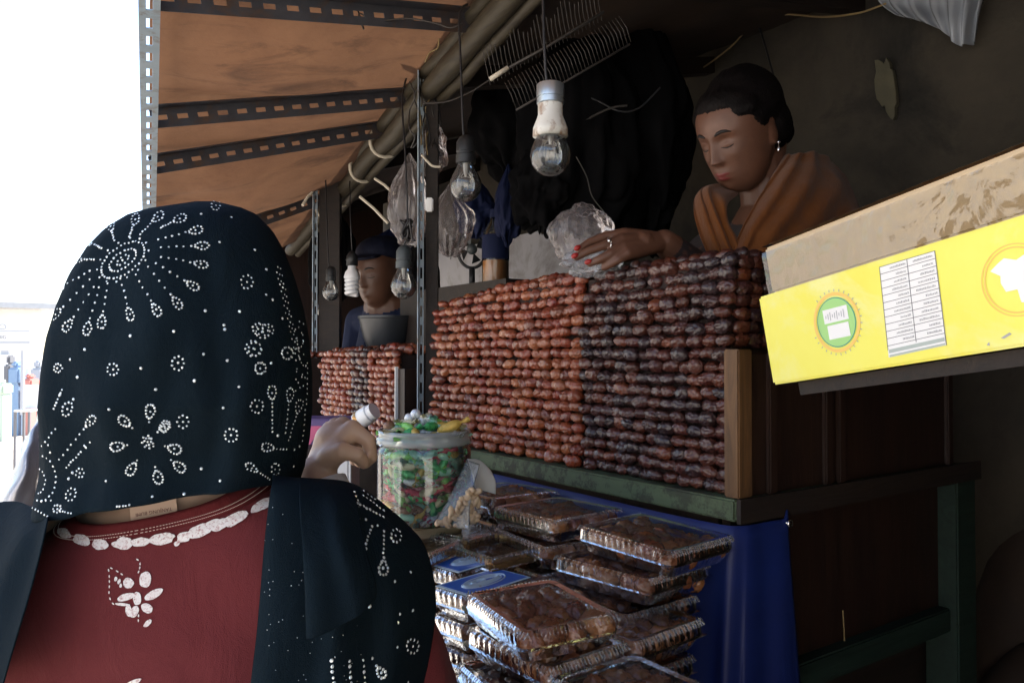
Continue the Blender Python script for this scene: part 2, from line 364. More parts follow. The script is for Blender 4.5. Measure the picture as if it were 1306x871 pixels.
# ================================================================== the setting
Z0 = EYE
def floor_grid(name, x0, x1, y0, y1, z, m, n=1):
    mb = MB(); mb.grid([[Vector((x0 + (x1 - x0) * i / n, y0 + (y1 - y0) * j / n, z)) for i in range(n + 1)] for j in range(n + 1)])
    return tag(mb.build(name, m), kind='structure')
floor_grid('ground', -2000, 2000, -2000, 2500, 0, 'ground')

WX = 1.92
# back wall of the near stall: patched, dirty plaster with hollows
def wall_pt(y, z):
    d = .012 * nz((y * 2, z * 2, 3)) + .005 * nz((y * 9, z * 9, 1))
    return Vector((WX + d, y, z))
mb = MB(); mb.grid([[wall_pt(-1.6 + 5.8 * i / 90, 2.7 * j / 50) for i in range(91)] for j in range(51)])
mb.add([(WX + .15, -1.6, 0), (WX + .15, 4.2, 0), (WX + .15, 4.2, 2.7), (WX + .15, -1.6, 2.7)], [(0, 1, 2, 3)])
wall = tag(mb.build('plaster_wall', 'plaster', smooth=True), 'dirty grey plaster wall behind the woman in the orange shawl', 'wall')
def wall_patch(pts, m, name, lift=.006):
    q = MB(); P = [atX(x, y, WX - .016) for x, y in pts]; c = sum(P, Vector()) / len(P)
    P2 = []
    for i, p in enumerate(P):
        nx = P[(i + 1) % len(P)]
        for k in range(4):
            v = p.lerp(nx, k / 4); P2.append(v + (v - c) * .35 * nz(v, 70) + Vector((.004 * nz(v, 30), 0, 0)))
    n = len(P2); q.add([c - Vector((lift, 0, 0))] + [p - Vector((lift, 0, 0)) for p in P2] + [p + Vector((.012, 0, 0)) for p in P2],
        [(0, 1 + i, 1 + (i + 1) % n) for i in range(n)] + [(1 + i, 1 + n + i, 1 + n + (i + 1) % n, 1 + (i + 1) % n) for i in range(n)])
    return q.build(name, m, wall)
wall_patch([(1116, 78), (1131, 74), (1138, 90), (1144, 125), (1138, 148), (1128, 140), (1117, 128)], 'plaster_patch', 'scraped_patch', .001)
# unseen partition added at right to darken the stall interior
mb = MB(); mb.box((1.02, .18, 0), (WX - .03, .22, 2.42)); tag(mb.build('shade_partition', 'brown_panel'), 'unseen boarded partition added at right to darken the stall', 'wall')
# raised kiosk floor the stall keepers stand on
mb = MB(); mb.box((.95, .8, 0), (WX - .03, 4.2, .35)); tag(mb.build('stall_floor', 'dark_wood'), kind='structure')

# unseen shop fronts added across the street for warm bounce light
for k, (y0, y1, h, c, lab) in enumerate([(-7, -2.2, 3.4, 'far_cream', 'unseen cream shop front added for bounce light, behind the camera'), (-2.1, 3.0, 3.0, 'far_white', 'unseen white shop front added for bounce light, beside the camera'), (3.1, 8.0, 3.6, 'far_cream', 'unseen cream shop front added for bounce light, farther along')]):
    e = empty('bounce_building', (-4.2, (y0 + y1) / 2, 0), lab, 'building')
    q = MB(); q.box((-7, y0, 0), (-4.0, y1, h)); q.build('wall', c, e)
    q = MB(); q.box((-4.0, y0 + .2, h + .002), (-3.6, y1 - .2, h + .1)); q.build('roof_edge', 'far_tin', e)
    for j in range(3):
        a = y0 + .4 + j * (y1 - y0 - .4) / 3; q = MB(); q.box((-4.03, a, .02), (-3.985, a + 1.0, 2.1)); q.build('shutter', 'far_tin', e)
# unseen stall added behind the camera at right to block light
e = empty('shade_stall', (1.3, -1.4, 0), 'unseen board stall added behind the camera at right to block light', 'stall')
q = MB(); q.box((.36, -2.4, 0), (.40, -.42, 2.05)); q.build('front_boards', 'brown_panel', e)
q = MB(); q.box((.401, -.46, 0), (WX - .03, -.42, 2.2)); q.build('side_boards', 'brown_panel', e)
q = MB(); q.grid([[Vector((-.75 + 1.55 * i / 10, -2.6 + 2.3 * j / 14, 2.0 + .022 * i + .03 * nz((i * .4, j * .4, 2)))) for i in range(11)] for j in range(15)]); q.build('awning', 'awning_tarp', e, True)  # unseen canopy added to cut skylight from behind the camera
# ---- far end of the street (seen at the left edge, blown out by the sun)
def far_building(x0, x1, y, h, label, m):
    e = empty('market_building', (x0 / 2 + x1 / 2, y, 0), label, 'building')
    q = MB(); q.box((x0, y, 0), (x1, y + 4, h)); q.build('wall', m, e)
    q = MB(); q.box((x0 - .3, y - .7, h), (x1 + .3, y + 4.2, h + .14)); q.build('roof', 'far_tin', e)
    k = x0 + .3
    while k + .7 < x1:
        q = MB(); q.box((k, y - .03, h * .55), (k + .7, y + .02, h * .85)); wd = q.build('window', 'far_grey', e)
        f = MB(); f.box((k - .06, y - .06, h * .55 - .06), (k + .76, y - .032, h * .55)); f.build('sill', 'far_white', wd); f = MB(); f.box((k - .06, y - .06, h * .85), (k + .76, y - .032, h * .85 + .06)); f.build('lintel', 'far_white', wd)
        k += 1.3
    return e
far_building(-2.6, 1.7, 24.0, 2.6, 'pale low market building closing the far end of the sunlit street', 'far_white')
# hoarding
e = empty('shop_sign', at(18, 425, 11), 'white shop hoarding on posts far down the bright street at left', 'sign')
M = frame(at(-14, 447, 11), RT, (0, 0, 1))
q = MB(); q.bbox((0, 0, -.02), (.60, .44, .02), .008, M); q.build('board', 'far_white', e)
q = MB(); q.box((.02, .10, .021), (.58, .125, .024), M); q.box((.02, .26, .021), (.58, .275, .024), M); q.build('stripe', 'far_grey', e)
q = MB(); q.tube([M @ Vector((.2 + .05 * math.cos(a), .33 + .035 * math.sin(a), .024)) for a in [k * math.pi / 5 for k in range(6, 15)]], .006, 5); q.build('mark', 'far_grey', e)
vs, fs = text_pts('BIG', .07, frame(M @ Vector((.20, .185, .023)), RT, (0, 0, 1))); q = MB(); q.add(vs, fs); q.build('lettering', 'far_dark', e)
for u in (.1, .45):
    q = MB(); q.box((u, -.9, -.03), (u + .04, 0, .01), M); q.build('post', 'far_grey', e)
# goods and passers-by beyond the hoarding
def stall_goods(k, px, py, d, w, h, m, label):
    p = at(px, py, d); q = MB(); Mx = frame(p, RT, (0, 0, 1))
    q.bbox((0, 0, -.15), (w, h, .15), .03, Mx); q.bbox((w * .12, h + .002, -.1), (w * .7, h * 1.35, .1), .03, Mx)
    tag(q.build('goods_pile', m), label, 'goods')
GP = [('far_green', 'pale green', -6, 503, 13, .22, .18), ('far_blue', 'pale blue', 16, 490, 14, .2, .3), ('far_red', 'faded red', 33, 500, 14, .18, .24), ('far_grey', 'light grey', 44, 496, 15, .22, .4), ('far_dark', 'dark grey', 10, 498, 15, .12, .5)]
for k, (m, c, px, py, d, w_, h_) in enumerate(GP):
    p = at(px, py, d)
    q = MB(); Mx = frame(p, RT, (0, 0, 1)); q.bbox((0, 0, -.15), (w_, h_, .15), .03, Mx); q.bbox((w_ * .12, h_ + .002, -.1), (w_ * .7, h_ * 1.35, .1), .03, Mx)
    q.box((.02, -p.z, -.12), (w_ - .02, -.002, .12), Mx)
    tag(q.build('goods_stand', m), c + ' stand of goods far down the street beyond the hoarding', 'goods stand')
p = at(34, 531, 9.5); q = MB(); Mx = frame(Vector((p.x, p.y, 0)), RT, FH)
e = empty('street_chair', (p.x, p.y, 0), 'small pale chair standing in the sunlit street at left', 'chair')
zt = p.z + .06
q.bbox((-.1, -.1, zt), (.1, .1, zt + .025), .006, Mx); q.build('seat', 'far_white', e)
q = MB(); q.bbox((-.1, .1, zt + .03), (.1, .12, zt + .32), .006, Mx); q.build('backrest', 'far_white', e)
for sx in (-1, 1):
    for sy in (-1, 1):
        q = MB(); q.box((sx * .085 - .012, sy * .085 - .012, 0), (sx * .085 + .012, sy * .085 + .012, zt - .001), Mx); q.build('leg', 'far_dark', e)
# grey sheet over a cart between the street and the customer
g = sheet([[at(66, 505, 1.9), at(58, 515, 1.8), at(40, 545, 1.75)], [at(60, 560, 1.75), at(36, 580, 1.6), at(14, 610, 1.6)], [at(55, 640, 1.7), at(20, 660, 1.55), at(-15, 670, 1.55)], [at(60, 760, 1.7), at(20, 760, 1.6), at(-20, 760, 1.6)]], 24, 30,
    lambda u, v, p: Vector((1, 0, 0)) * .012 * nz(p, 14))
mb = MB(); mb.grid(g); tag(mb.build('cart_cover', 'sheet_film', smooth=True, solid=.002), 'pale grey plastic sheet hanging at left beside the customer', 'plastic sheet')

# ================================================================== stall frame and awning
def slotted(mb, p0, p1, face, w=.04, pitch=.05, sl=.028, sw=.010, w2=.04, flip=1):
    """L-section perforated steel: the flange lying along `face` is slotted"""
    p0 = Vector(p0); p1 = Vector(p1); L = (p1 - p0).length; t = (p1 - p0).normalized()
    f = (Vector(face) - t * t.dot(Vector(face))).normalized(); nrm = t.cross(f) * flip; th = .0022
    n = max(1, int(L / pitch)); st = L / n
    us = [0]
    for k in range(n): us += [k * st + (st - sl) / 2, k * st + (st + sl) / 2]
    us.append(L); wsx = [0, (w - sw) / 2, (w + sw) / 2, w]
    for lay in (0, th):
        mb_v = [p0 + t * u + f * q + nrm * lay for q in wsx for u in us]; nu = len(us); fs = []
        for j in range(3):
            for i in range(nu - 1):
                if j == 1 and i % 2 == 1: continue
                a = (j * nu + i, j * nu + i + 1, (j + 1) * nu + i + 1, (j + 1) * nu + i); fs.append(a if lay else a[::-1])
        mb.add(mb_v, fs)
    for k in range(n):
        a, b = us[1 + 2 * k], us[2 + 2 * k]; c = [(a, wsx[1]), (b, wsx[1]), (b, wsx[2]), (a, wsx[2])]
        vs = [p0 + t * u + f * q + nrm * l for l in (0, th) for u, q in c]; mb.add(vs, [(i, (i + 1) % 4, 4 + (i + 1) % 4, 4 + i) for i in range(4)])
    e = [(0, 0), (L, 0), (L, w), (0, w)]; vs = [p0 + t * u + f * q + nrm * l for l in (0, th) for u, q in e]; mb.add(vs, [(i, (i + 1) % 4, 4 + (i + 1) % 4, 4 + i) for i in range(4)])
    # second flange (square to the first)
    o = p0 + f * (w - th); vs = [o + t * u + f * a + nrm * b for u in (0, L) for a, b in ((0, th), (th, th), (th, w2), (0, w2))]
    mb.add(vs, [(0, 1, 2, 3), (7, 6, 5, 4)] + [(i, (i + 1) % 4, 4 + (i + 1) % 4, 4 + i) for i in range(4)])
    return mb
E1, E2 = at(187, -10, 1.2), at(188, 262, 1.95)
B1, B2 = at(640, 10, 1.5), at(370, 320, 3.4)
def eave(Y): t = (Y - E1.y) / (E2.y - E1.y); return E1.lerp(E2, t)
def beam(Y): t = (Y - B1.y) / (B2.y - B1.y); return B1.lerp(B2, t)
EZ = Vector((0, 0, 1))
# eave rail
EO = Vector((-.012, 0, 0)); mb = MB(); slotted(mb, eave(.2) + EO, eave(2.75) + EO, Vector((1, 0, .1)), .032, w2=.03, flip=-1)
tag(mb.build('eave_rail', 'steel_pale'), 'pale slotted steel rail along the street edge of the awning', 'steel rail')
# posts of the eave, standing behind the customer's head
p = eave(2.7); mb = MB(); slotted(mb, (p.x + .01, p.y, 0), (p.x + .01, p.y, p.z - .005), Vector((1, 0, 0)), .04)
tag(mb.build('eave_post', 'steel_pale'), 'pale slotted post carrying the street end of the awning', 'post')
# cross bars
bars = []
for k, (Y, lab) in enumerate([(1.06, 'nearest'), (1.36, 'second'), (1.75, 'third'), (1.97, 'fourth'), (2.62, 'farthest')]):
    a, b = eave(Y), beam(Y); t = (b - a)
    mb = MB(); slotted(mb, a + t * .02 + EZ * .012, a + t * 1.03 + EZ * .012, EZ if k != 1 else EZ, .042, .042, .022, .010, .03)
    if k == 0: continue
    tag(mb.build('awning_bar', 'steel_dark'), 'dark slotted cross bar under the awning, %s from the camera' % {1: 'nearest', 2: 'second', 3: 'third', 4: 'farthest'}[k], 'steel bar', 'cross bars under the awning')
# tarpaulin, sagging between the bars
BY = [-.5, .5, 1.36, 1.75, 1.97, 2.62, 3.3]
def tarp_pt(u, Y):
    a = eave(Y) + Vector((.004, 0, 0)); b = beam(Y) + Vector((.1, 0, .03)); p = a.lerp(b, u)
    z = .065
    for i in range(len(BY) - 1):
        if BY[i] <= Y <= BY[i + 1]:
            q = (Y - BY[i]) / (BY[i + 1] - BY[i]); z += -.05 * (BY[i + 1] - BY[i]) ** .7 * math.sin(math.pi * q) * math.sin(math.pi * (.15 + .7 * u)) * 1.2
    z += .012 * nz((u * 3, Y * 4, 0)) + .026 * nz((u * 1.2 + Y * 2.2, Y * 2.5 - u * 1.2, 5)) + .010 * nz((u * 2 + Y * 14, Y * 14, 7))
    return p + EZ * z
mb = MB(); mb.grid([[tarp_pt(i / 40, -.45 + 3.7 * j / 130) for i in range(41)] for j in range(131)])
tag(mb.build('awning_sheet', 'awning_tarp', smooth=True), 'stained orange-brown tarpaulin stretched over the stall front', 'tarpaulin')
# roof over the back of the stalls
def roof_pt(u, Y):
    a = beam(min(Y, 3.3)) + EZ * .085; a.y = Y; b = Vector((WX + .1, Y, Z0 + .985 - .02 * (Y - 1.4))); return a.lerp(b, u)
mb = MB(); rows = [[roof_pt(i / 12, -1.4 + 5.6 * j / 40) + EZ * .012 * math.sin(i * 2.1 + j) for i in range(13)] for j in range(41)]; mb.grid(rows)
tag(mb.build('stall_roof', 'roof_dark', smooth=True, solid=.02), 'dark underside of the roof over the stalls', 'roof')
for Y in (1.15, 1.65, 2.3, 3.0):
    a, b = roof_pt(.02, Y) - EZ * .05, roof_pt(.97, Y) - EZ * .05; mb = MB()
    Mx = frame(a, b - a, (0, 1, 0)); mb.box((0, -.02, -.025), ((b - a).length, .02, .025), Mx)
    tag(mb.build('roof_rafter', 'dark_wood'), 'dark rafter under the stall roof, %s' % {1.15: 'nearest the wire rack', 1.65: 'above the hanging bulbs', 2.3: 'over the dark bundles', 3.0: 'over the man in the cap'}[Y], 'rafter', 'rafters of the stall roof')
# side wall closing the far end
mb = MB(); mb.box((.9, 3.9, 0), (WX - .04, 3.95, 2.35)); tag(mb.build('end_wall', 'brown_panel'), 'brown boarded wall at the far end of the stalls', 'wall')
mb = MB(); q0, q1 = atX(566, 380, 1.88), atX(735, 300, 1.88); mb.box((1.872, q1.y - .15, .9), (1.895, q0.y + .1, 1.92)); tag(mb.build('painted_board', 'pale_paint'), 'pale blue-grey painted board on the wall behind the red dates', 'board')

# main post beside the date wall
PX, PY = .90, 1.64
pt = at(541, 110, 1.86); e = empty('stall_post', (pt.x, pt.y, 0), 'slotted steel post with a pale edge at the end of the date wall', 'post')
mb = MB(); slotted(mb, (pt.x, pt.y, .02), (pt.x, pt.y, pt.z + .12), RT * -1, .012, .045, .026, .005, .03, 1); mb.build('pale_angle', 'steel_pale', e)
mb = MB(); Mx = frame((pt.x, pt.y, 0) , RT, FH); mb.box((.004, .004, 0), (.032, .03, pt.z + .1), Mx); mb.build('post_core', 'dark_wood', e)
q = at(548, 262, 1.83); mb = MB(); mb.bbox((-.009, -.012, -.016), (.009, .004, .016), .003, frame(q, RT, FH)); mb.build('white_clip', 'tin_white', e)
# second post
p = at(405, 330, 2.55); e = empty('stall_post', (p.x, p.y, 0), 'thin dark post at the far end of the neighbouring stall', 'post')
mb = MB(); slotted(mb, (p.x, p.y, .02), (p.x, p.y, p.z + .35), RT * -1, .012, .045, .026, .005, .02, 1); mb.build('pale_angle', 'steel_pale', e)
mb = MB(); mb.box((.004, .004, 0), (.07, .04, p.z + .3), frame((p.x, p.y, 0), RT, FH)); mb.build('post_core', 'dark_wood', e)
# bamboo beam with ties
e = empty('bamboo_beam', beam(1.2), 'bundle of bamboo poles tied along the awning above the stall front', 'beam')
for k, (o, r) in enumerate([((0, 0), .024), ((.03, .026), .019), ((-.008, .042), .017), ((.034, -.014), .014)]):
    A, B = beam(.7), beam(3.32); off = Vector((o[0], 0, o[1])); n = 16; mb = MB()
    pth = [A.lerp(B, i / 40) + off + Vector((.008 * nz((i * .3, k, 1)), 0, .008 * nz((i * .3, k, 5)))) for i in range(41)]
    mb.tube(pth, [r * (1.12 if i % 6 == 0 else 1) for i in range(41)], 10, True); mb.build('pole', 'bamboo', e, True)
for px, py, ang in [(490, 185, 0), (455, 218, .2), (410, 250, -.1), (418, 258, .1), (402, 268, 0)]:
    Yt = min(3.2, max(.8, 1.24 + (2.1) * ((py - 10) / 310 * 1.5 / (3.4 - (py - 10) / 310 * 1.9)))); c = beam(Yt) + Vector((.015, 0, .015)); mb = MB()
    mb.tube([c + Vector((.045 * math.cos(a) - .003, .006 * math.sin(a * 2) + ang * .05 * math.cos(a),   .044 * math.sin(a))) for a in [k * math.pi / 10 for k in range(21)]], .0052, 6); mb.build('tie', 'tie_pale', e, True)
for (a, b) in [((478, 228), (503, 248)), ((459, 251), (495, 285)), ((398, 246), (386, 262))]:
    mb = MB(); A, B = at(*a, 2.15), at(*b, 2.12); mb.tube([A, A.lerp(B, .5) + EZ * .004, B], .004, 6); tag(mb.build('loose_strip', 'tie_pale'), 'pale loose strip hanging below the bamboo beam, %s' % {478: 'upper', 459: 'longest', 398: 'left'}[a[0]], 'strip')

# ================================================================== counter
FX = .88                                    # street face of the date walls
ZB = Z0 - .198                              # top of the ledge
e = empty('stall_counter', (1.2, 1.15, 0), 'dark brown wooden counter with a green ledge carrying the date wall', 'counter')
mb = MB(); mb.bbox((.862, .700, ZB - .030), (1.50, 1.64, ZB), .003); mb.build('ledge', 'green_wood', e)
mb = MB(); mb.box((.864, .692, ZB - .032), (1.55, .6985, ZB + .001)); mb.build('ledge_shade_strip', 'dark_wood', e)  # dark strip laid over the ledge side so it looks shaded
mb = MB(); mb.box((.895, .735, ZB - .27), (1.50, .75, ZB - .031)); mb.build('side_panel', 'brown_panel', e)
mb = MB(); mb.box((.90, .76, .05), (.915, 1.62, ZB - .031)); mb.build('front_panel', 'brown_panel', e)
mb = MB(); mb.bbox((1.475, .70, .0), (1.545, .76, ZB - .032), .003); mb.build('corner_post', 'green_rail', e)
mb = MB(); mb.bbox((.90, .712, ZB - .305), (1.474, .752, ZB - .262), .003); mb.build('lower_rail', 'green_rail', e)
mb = MB(); mb.box((.92, .77, .05), (1.5, .78, ZB - .28)); mb.build('inner_panel', 'dark_wood', e)
mb = MB(); a = atY(1075, 778, .73); mb.tube([a, a - EZ * .05 + Vector((.004, 0, 0))], .0012, 5); mb.build('straw', 'wire_yellow', e)
e = empty('end_board', (1.15, .71, ZB), 'wooden end board standing on the ledge at the right end of the dark dates', 'board')
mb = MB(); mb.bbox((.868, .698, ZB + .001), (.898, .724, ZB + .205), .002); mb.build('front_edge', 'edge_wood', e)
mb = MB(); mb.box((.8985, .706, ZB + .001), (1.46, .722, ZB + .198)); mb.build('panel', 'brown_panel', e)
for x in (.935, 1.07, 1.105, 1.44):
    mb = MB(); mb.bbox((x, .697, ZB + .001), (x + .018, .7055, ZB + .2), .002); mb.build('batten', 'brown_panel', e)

# blue plastic sheet tucked under the ledge
def blue():
    plan = curve([(.852, 1.62, 0), (.85, 1.3, 0), (.848, 1.0, 0), (.846, .80, 0), (.852, .715, 0), (.872, .692, 0), (.91, .690, 0), (.962, .688, 0)], 60); rows = []
    for j in range(41):
        t = j / 40; row = []
        for i, p in enumerate(plan):
            u = i / 60; z = ZB - .034 - t * .8
            f = .010 * math.sin(u * 42 + .6 * math.sin(t * 5)) * t ** .6 + .012 * nz((u * 9, t * 2, 3)) * (.2 + t)
            k = max(0, u - .75) * 4
            row.append(Vector((p.x - .05 * t * (1 - k) - f * (1 - k) + .035 * k * t, p.y - (.05 * t + f) * k, z + (.012 if u > .97 and j == 0 else 0))))
        rows.append(row)
    m = MB(); m.grid(rows); return tag(m.build('blue_sheet', 'blue_sheet', smooth=True, solid=.0012), 'deep blue plastic sheet hanging over the counter front and corner', 'plastic sheet')
blue()
mb = MB(); mb.tube([(.958, .700, ZB - .040), (.958, .684, ZB - .040)], .0022, 8); mb.ell((.958, .682, ZB - .040), (.006, .003, .006)); tag(mb.build('nail', 'silver', smooth=True), 'round-headed nail pinning the corner of the blue sheet', 'nail')

# ================================================================== dates
def date_mesh(seed, L, r, nu=40, nv=26):
    """wrinkled, slightly squashed fruit; long axis along y"""
    g = random.Random(seed); ph = g.uniform(0, 50); m = MB(); rows = []; flat = g.uniform(.84, .96); bend = g.uniform(-.0015, .0015); taper = g.uniform(.02, .14)
    for j in range(nv + 1):
        t = j / nv; y = (t - .5) * 2; s = max((1 - abs(y) ** 2.4) ** .5 if abs(y) < 1 else 0, .06) * (1 - taper * y)
        row = []
        for i in range(nu):
            a = 2 * math.pi * i / nu; c, q = math.cos(a), math.sin(a)
            rid = 1 - abs(noise.noise(Vector((c * 2.3 + ph, y * 1.5 + .5 * q, q * 2.3)))) * 2
            rid2 = 1 - abs(noise.noise(Vector((c * 4.6, y * 2.4 + ph, q * 4.6)))) * 2
            wr = .97 + .15 * noise.noise(Vector((c * 1.2, y * 1.4, q * 1.2 + ph))) + .17 * rid ** 3 + .13 * rid2 ** 3 - .06
            row.append(Vector((c * r * s * wr * 1.08, y * L * .5 + .05 * L * nz((c, y, q), 1, ph), q * r * s * wr * flat + bend * y * y)))
        rows.append(row)
    m.grid(rows, True); m.poly(rows[0][::-1]); m.poly(rows[-1])
    return m
DM_MB = [date_mesh(s, .0336, .0101) for s in range(12)]
LOW_MB = [date_mesh(s, .0336, .0101, 16, 10) for s in range(6)]
def date_variants(m):
    out = []
    for k, q in enumerate(DM_MB):
        me = q.mesh('date', Vector((0, 0, 0)), True); me.materials.append(MATS[m]); out.append(me)
    return out
DV_DARK, DV_RED, DV_PACK = date_variants('date_dark'), date_variants('date_red'), date_variants('date_pack')
def put_date(parent, variants, loc, rot, scl, name='date'):
    o = bpy.data.objects.new(name, rng.choice(variants)); col.objects.link(o); o.parent = parent
    o.location = Vector(loc) - WLOC[parent]; o.rotation_euler = rot; o.scale = scl; return o
def mass_add(mb, loc, rot, scl):
    q = rng.choice(LOW_MB); M = Matrix.LocRotScale(Vector(loc), Euler(rot), Vector(scl)); mb.add([M @ v for v in q.v], q.f)
ROW = .0189
def date_wall(name, y0, y1, variants, massmat, label, top_fn, limit=300, pitch=.0278, fx=FX, zb=ZB, indiv=True, ends=0, step=ROW):
    e = empty(name, (fx + .06, (y0 + y1) / 2, zb), label, 'date wall', 'walls of stacked dates'); items = []
    nc = max(1, round((y1 - y0) / pitch)); st = (y1 - y0) / nc; seed = y0 * 31
    for r in range(24):
        z = zb + .0105 + r * step; off = (.5 if r % 2 else 0) * .25; n = 0; y = y0 + st * .5
        while y < y1 - st * .2:
            if z < top_fn(y):
                lean = .0009 * max(0, r - 11) ** 1.5; x = fx + .010 + lean + .006 * nz((y * 5, r * .4, 2), 1, seed) + rng.gauss(0, .0026)
                zz = z + .003 * nz((y * 6, r * .15, 9), 1, seed) + rng.gauss(0, .0008)
                sc_ = rng.uniform(.86, 1.16)
                items.append((Vector((x, y + rng.gauss(0, .0016), zz)), (rng.gauss(0, .13), rng.gauss(0, .35) + rng.choice((0, 3.14)), rng.gauss(0, .16)), (sc_ * rng.uniform(.95, 1.1), rng.uniform(.88, 1.06), sc_ * .99), r))
            y += st * rng.uniform(.84, 1.14)
        if ends and z > zb + ends:               # fruit of the end face, seen above the end board
            for k in range(4):
                items.append((Vector((fx + .034 + k * .027 + .0007 * max(0, r - 11) ** 1.5, y0 + .0035 + rng.gauss(0, .002), z)), (rng.gauss(0, .15), rng.uniform(0, 6), 1.57 + rng.gauss(0, .15)), (1.02, 1, 1.02), r))
    items = [t for t in items if t[0].z < top_fn(t[0].y) + .01]
    cut = sorted(items, key=lambda t: (t[0] - O).length)
    if indiv:
        for t in cut[:limit]: put_date(e, variants, t[0], t[1], t[2])
        rest = cut[limit:]
    else: rest = cut
    mb = MB()
    for t in rest: mass_add(mb, t[0], t[1], t[2])
    for k in range(3):                            # fruit lying behind the top course
        y = y0 + st * .5
        while y < y1:
            zt = top_fn(y); mass_add(mb, (fx + .045 + k * .022, y, zt + .001 + rng.gauss(0, .002)), (rng.gauss(0, .3), rng.uniform(0, 6), rng.gauss(0, .4)), (1, 1, 1)); y += st
    o = mb.build('dates', massmat, e, True); o['kind'] = 'stuff'
    mb = MB(); n = 12
    for i in range(n):
        a, b = y0 + (y1 - y0) * i / n, y0 + (y1 - y0) * (i + 1) / n
        zt = min(top_fn(a), top_fn(b)) - .012; mb.box((fx + .022, a + (.012 if i == 0 else 0.0002), zb + .002), (fx + .15, b - .0002, zt))
    mb.build('core', 'date_core', e); return e
def top1(y): return Z0 + .142 + .004 * nz((y * 9, 0, 0)) if y < 1.2 else Z0 + .142 - .026 * (y - 1.2) / .38 - .022 * max(0, (y - 1.53) / .055) ** 2 + .004 * nz((y * 9, 0, 0))
date_wall('date_wall', .727, 1.049, DV_DARK, 'date_dark_mass', 'wall of dark brown wrinkled dates stacked in rows beside the end board', top1, ends=.20)
date_wall('date_wall', 1.051, 1.585, DV_RED, 'date_red_mass', 'wall of reddish brown dates stacked in rows beside the slotted post', top1)
# neighbouring stall
def top2(y): return Z0 + .012 - .02 * abs(y - 1.98)
date_wall('date_wall', 1.755, 1.925, DV_RED, 'date_red_mass', 'small wall of orange-brown dates next to the dark panel in the far stall', lambda y: Z0 + .010 + .05 * (y - 1.755), indiv=False, zb=Z0 - .22, step=.0175)
date_wall('date_wall', 1.927, 2.035, DV_DARK, 'date_dark_mass', 'small wall of greyish dark dates in the middle of the far stall', lambda y: Z0 + .008, indiv=False, zb=Z0 - .22, step=.0175)
date_wall('date_wall', 2.037, 2.26, DV_RED, 'date_red_mass', 'small wall of orange-brown dates at the left of the far stall', lambda y: Z0 + .012 - .06 * max(0, y - 2.15), indiv=False, zb=Z0 - .22, step=.0175)
date_wall('date_wall', 2.42, 2.62, DV_RED, 'date_red_mass', 'strip of brown dates seen beyond the thin far post', lambda y: Z0 + .0, indiv=False, zb=Z0 - .22, step=.0175)
e = empty('far_counter', (1.15, 2.15, 0), 'dark counter of the neighbouring stall with a panel beside the dates', 'counter')
mb = MB(); mb.box((.865, 1.70, Z0 - .26), (1.4, 2.70, Z0 - .222)); mb.build('ledge', 'green_wood', e)
mb = MB(); mb.box((.88, 1.705, Z0 - .2215), (1.1, 1.738, Z0 - .035)); mb.build('end_panel', 'brown_panel', e)
mb = MB(); mb.box((.872, 1.7385, Z0 - .2215), (.88, 1.7415, Z0 - .03)); mb.build('pale_edge', 'tin_white', e)
mb = MB(); mb.box((.90, 1.71, .05), (.93, 2.7, Z0 - .261)); mb.build('front_panel', 'brown_panel', e)

# ================================================================== table of packed goods
TZ = Z0 - .50
e = empty('display_table', (.55, 1.1, 0), 'low wooden table under the packs of dates in front of the counter', 'table')
mb = MB(); mb.bbox((.30, .45, TZ - .03), (.845, 1.75, TZ), .004); mb.build('table_top', 'table_wood', e)
for x in (.33, .79):
    for y in (.5, 1.68):
        mb = MB(); mb.box((x, y, 0), (x + .04, y + .04, TZ - .031)); mb.build('leg', 'table_wood', e)
def rrect(w, d, rad, n, rib=0.0, per=.0045):
    """closed loop of points round a rounded rectangle, optionally ribbed"""
    hw, hd = w / 2, d / 2; pts = []
    segs = [((hw - rad, -hd), (-hw + rad, -hd)), ((-hw, -hd + rad), (-hw, hd - rad)), ((-hw + rad, hd), (hw - rad, hd)), ((hw, hd - rad), (hw, -hd + rad))]
    cen = [(-hw + rad, -hd + rad), (-hw + rad, hd - rad), (hw - rad, hd - rad), (hw - rad, -hd + rad)]; a0 = [-90, 180, 90, 0]
    for k, (a, b) in enumerate(segs):
        a, b = Vector((*a, 0)), Vector((*b, 0)); L = (b - a).length; m = max(2, int(L / per) // 2 * 2); nrm = Vector(((b - a).y, -(b - a).x, 0)).normalized()
        out = nrm if nrm.dot(a + b) > 0 else -nrm
        for i in range(m): pts.append(a.lerp(b, i / m) + out * (rib if i % 2 else 0))
        for i in range(4):
            an = math.radians(a0[k] - 90 * (i) / 4 if k else -90 - 90 * i / 4); pts.append(Vector((cen[k][0] + rad * math.cos(an), cen[k][1] + rad * math.sin(an), 0)))
    return pts
